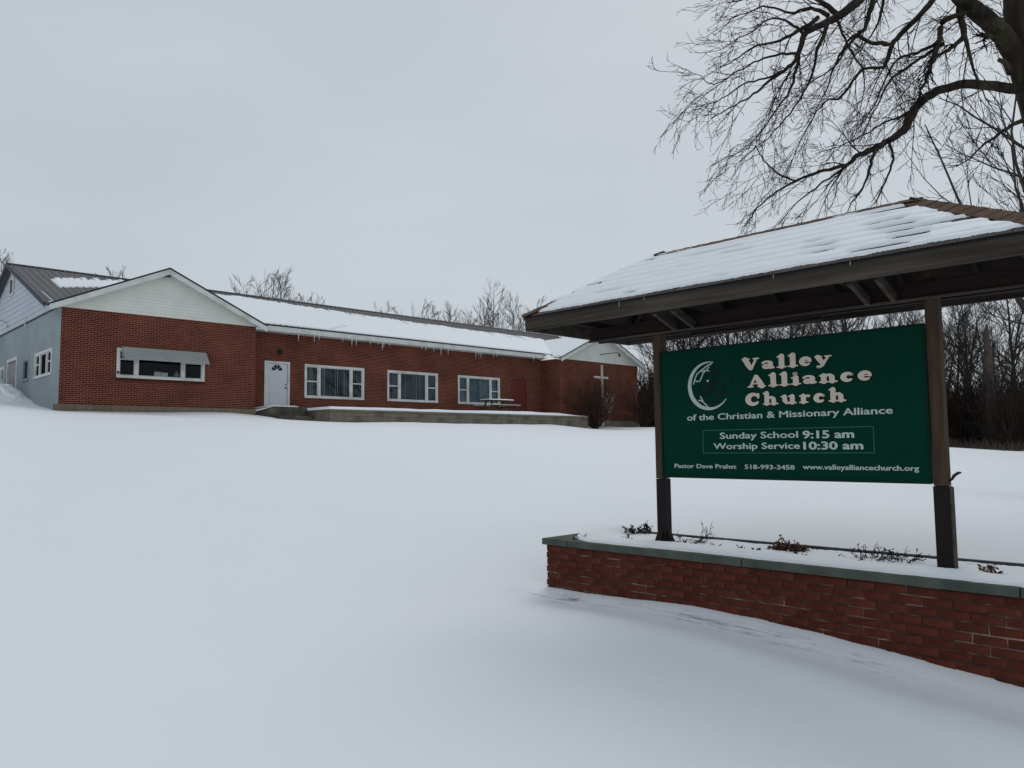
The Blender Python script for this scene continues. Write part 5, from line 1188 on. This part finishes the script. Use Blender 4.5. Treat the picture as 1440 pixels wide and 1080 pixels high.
shrub(25.9, -3.1, 2.6, 1.5, 62, 'second bare brown shrub by the right corner of the church', 28)
b = MB(); r2 = random.Random(2)
for i in range(60):
    a_ = r2.uniform(0, 2 * pi); q = r2.random() ** .5; z = r2.uniform(-.55, .45); w2 = .62 * (1 - max(0, -z) * 1.1)
    b.ball((w2 * q * cos(a_), .3 * q * sin(a_), z), r2.uniform(.025, .055), 5, 4, (1, 1, .8))
    if i % 3 == 0: b.tube([(0, 0, -.8), (w2 * q * cos(a_) * .6, .3 * q * sin(a_), z - .15), (w2 * q * cos(a_), .3 * q * sin(a_), z)], .012, 4)
o = b.build('dried_flower_heads', M['dry_pale'], loc=bw(22.7, -2.9, 2.75)); o.rotation_euler[2] = B_RZ; tag(o, 'cluster of pale dried flower heads at the foot of the white cross', 'dried flowers')
p = bw(29.4, -2.2); gz = g1(p.x, p.y)
ub = thing('utility_box', 'small grey utility box on a white post just left of the left sign post', 'utility box', (p.x, p.y, gz), B_RZ)
b = MB(); b.box(-.05, .05, -.05, .05, -.1, 1.2); b.build('post', M['white'], ub)
b = MB(); b.box(-.17, .17, -.16, .12, 1.15, 1.95); b.build('box', M['box_grey'], ub, bevel=.02)

# ---------------------------------------------------------------- ploughed snow heap by the end wall
p = bw(-8.9, 5.6); hp_o = (p.x, p.y)
def heap(u, v):
    a_ = (u - .5) * 9.0; c = (v - .5) * 4.2; X_ = p.x + BV.x * a_ - BU.x * c; Y_ = p.y + BV.y * a_ - BU.y * c; g = ground(X_, Y_)
    env = np.clip(1 - (a_ / 4.3) ** 2, 0, 1) * np.clip(1 - (c / 1.7) ** 2, 0, 1)
    t_ = env * (.28 + .38 * fbm(a_ * 1.1, c * 1.3, 31)) + (np.abs(fbm(a_ * 1.7, c * 2.3, 37) - .5) * -1.1 + .2) * env - .03
    slab_ = np.clip((vnoise(a_ * .9 + 4, c * 1.6, 8) - .5) * 8, 0, 1) * .16 * env
    return np.stack([X_, Y_, g + t_ + slab_], -1), np.where(t_ + slab_ > 0, 1, -.02)
hp = heightfield('snow_heap', heap, 200, 100, M['snow2'], None, kind='stuff'); hp['label'] = 'lumpy heap of shovelled snow against the blue-green end wall'; hp['category'] = 'snow heap'

# ---------------------------------------------------------------- dried plants in the planter
def zs(s, y): return CT + .03
def twig_plant(s, y, h, w, seed, lab, n=10, m='twig', leaf=None, nleaf=0, cat='dried plant', rad=.0022, lv=1, name='dried_plant', up=.7):
    p = sw(s, y, CT + (.01 if y < -.24 or s < -.8 else -.022)); o = thing(name, lab, cat, p, S_RZ, 'dried plants in the planter'); r2 = np.random.default_rng(seed); br = []; tips = []
    for i in range(n):
        az = r2.uniform(0, 2 * pi); d = unit(np.array([cos(az) * w, sin(az) * w * .7, h * r2.uniform(up * .5, 1)])); ln = sqrt(h * h + w * w) * r2.uniform(.5, 1) * .8
        P1, R1, _ = sprout(r2, np.array([cos(az) * .01, sin(az) * .01, -.02]), d, ln, rad * 1.4, 6, .16, .01); R1 = np.maximum(R1, rad * .6); R1 = np.maximum(R1, .0024); br.append((P1, R1)); tips += list(P1[2:])
        if lv: fork(r2, (P1, R1, ln), 5, 1, lv, br, .42, .7, .7, [5, 4], .2, [.02, .02], .2, .0032)
    tips += [b_[0][-1] for b_ in br]
    V, Qd = polytubes(br, 3); np_mesh('stems', V, Qd, M[m], o, smooth=False)
    if leaf:
        V, Qd = [], []
        for i in range(nleaf):
            c = tips[int(r2.integers(len(tips)))] + r2.normal(0, .006, 3); c[2] = abs(c[2]); a_ = r2.normal(0, 1, 3); a_ = unit(a_); bb = unit(np.cross(a_, r2.normal(0, 1, 3))); L_ = r2.uniform(.010, .024); k_ = len(V)
            V += [c - a_ * L_, c + bb * L_ * .45, c + a_ * L_, c - bb * L_ * .45]; Qd.append((k_, k_ + 1, k_ + 2, k_ + 3))
        np_mesh('leaves', V, Qd, M[leaf], o, smooth=False)
    return o
twig_plant(-.60, .36, .17, .16, 1, 'dark leafy tuft at the left end of the planter, left of the left post', 16, 'twig', 'dark_leaf', 420)
twig_plant(-.47, -.02, .05, .10, 2, 'small dark flattened sprig between the left tuft and the left post', 9, 'twig', 'dark_leaf', 120)
twig_plant(-.80, -.30, .04, .16, 3, 'faint flat twigs near the left end of the cap', 10, 'twig')
twig_plant(.20, .14, .10, .24, 4, 'wide mat of bare twigs just right of the left post', 26, 'twig', 'dark_leaf', 60)
twig_plant(.10, .48, .30, .20, 5, 'tall thin branching stem behind the left post', 5, 'twig', None, 0)
twig_plant(.52, .05, .10, .04, 6, 'single tiny upright stem right of the twig mat', 3, 'twig')
twig_plant(.95, -.10, .12, .10, 7, 'small dark leafy sprig left of the brown clump', 9, 'twig', 'dark_leaf', 90)
twig_plant(1.16, .18, .11, .17, 8, 'dense brown leafy clump in the middle of the planter', 60, 'twig', 'dry_leaf', 1500)
twig_plant(1.38, -.16, .09, .13, 9, 'low twiggy sprig in front of the brown clump', 13, 'twig', 'dark_leaf', 60)
twig_plant(1.30, .46, .07, .07, 10, 'tiny dark sprig behind the brown clump', 6, 'twig', 'dark_leaf', 40)
twig_plant(1.88, .06, .14, .26, 11, 'broad sparse bare bush left of the right post', 22, 'twig', 'dark_leaf', 50)
twig_plant(2.10, .16, .17, .22, 12, 'broad sparse bare bush closest to the right post', 20, 'twig', 'dark_leaf', 40)
twig_plant(2.26, -.20, .07, .09, 13, 'small low sprig at the foot of the right post', 6, 'twig', 'dark_leaf', 20)
twig_plant(2.80, -.03, .13, .09, 14, 'upright brown stems right of the right post', 7, 'shrub', 'dry_leaf', 90, rad=.0045)
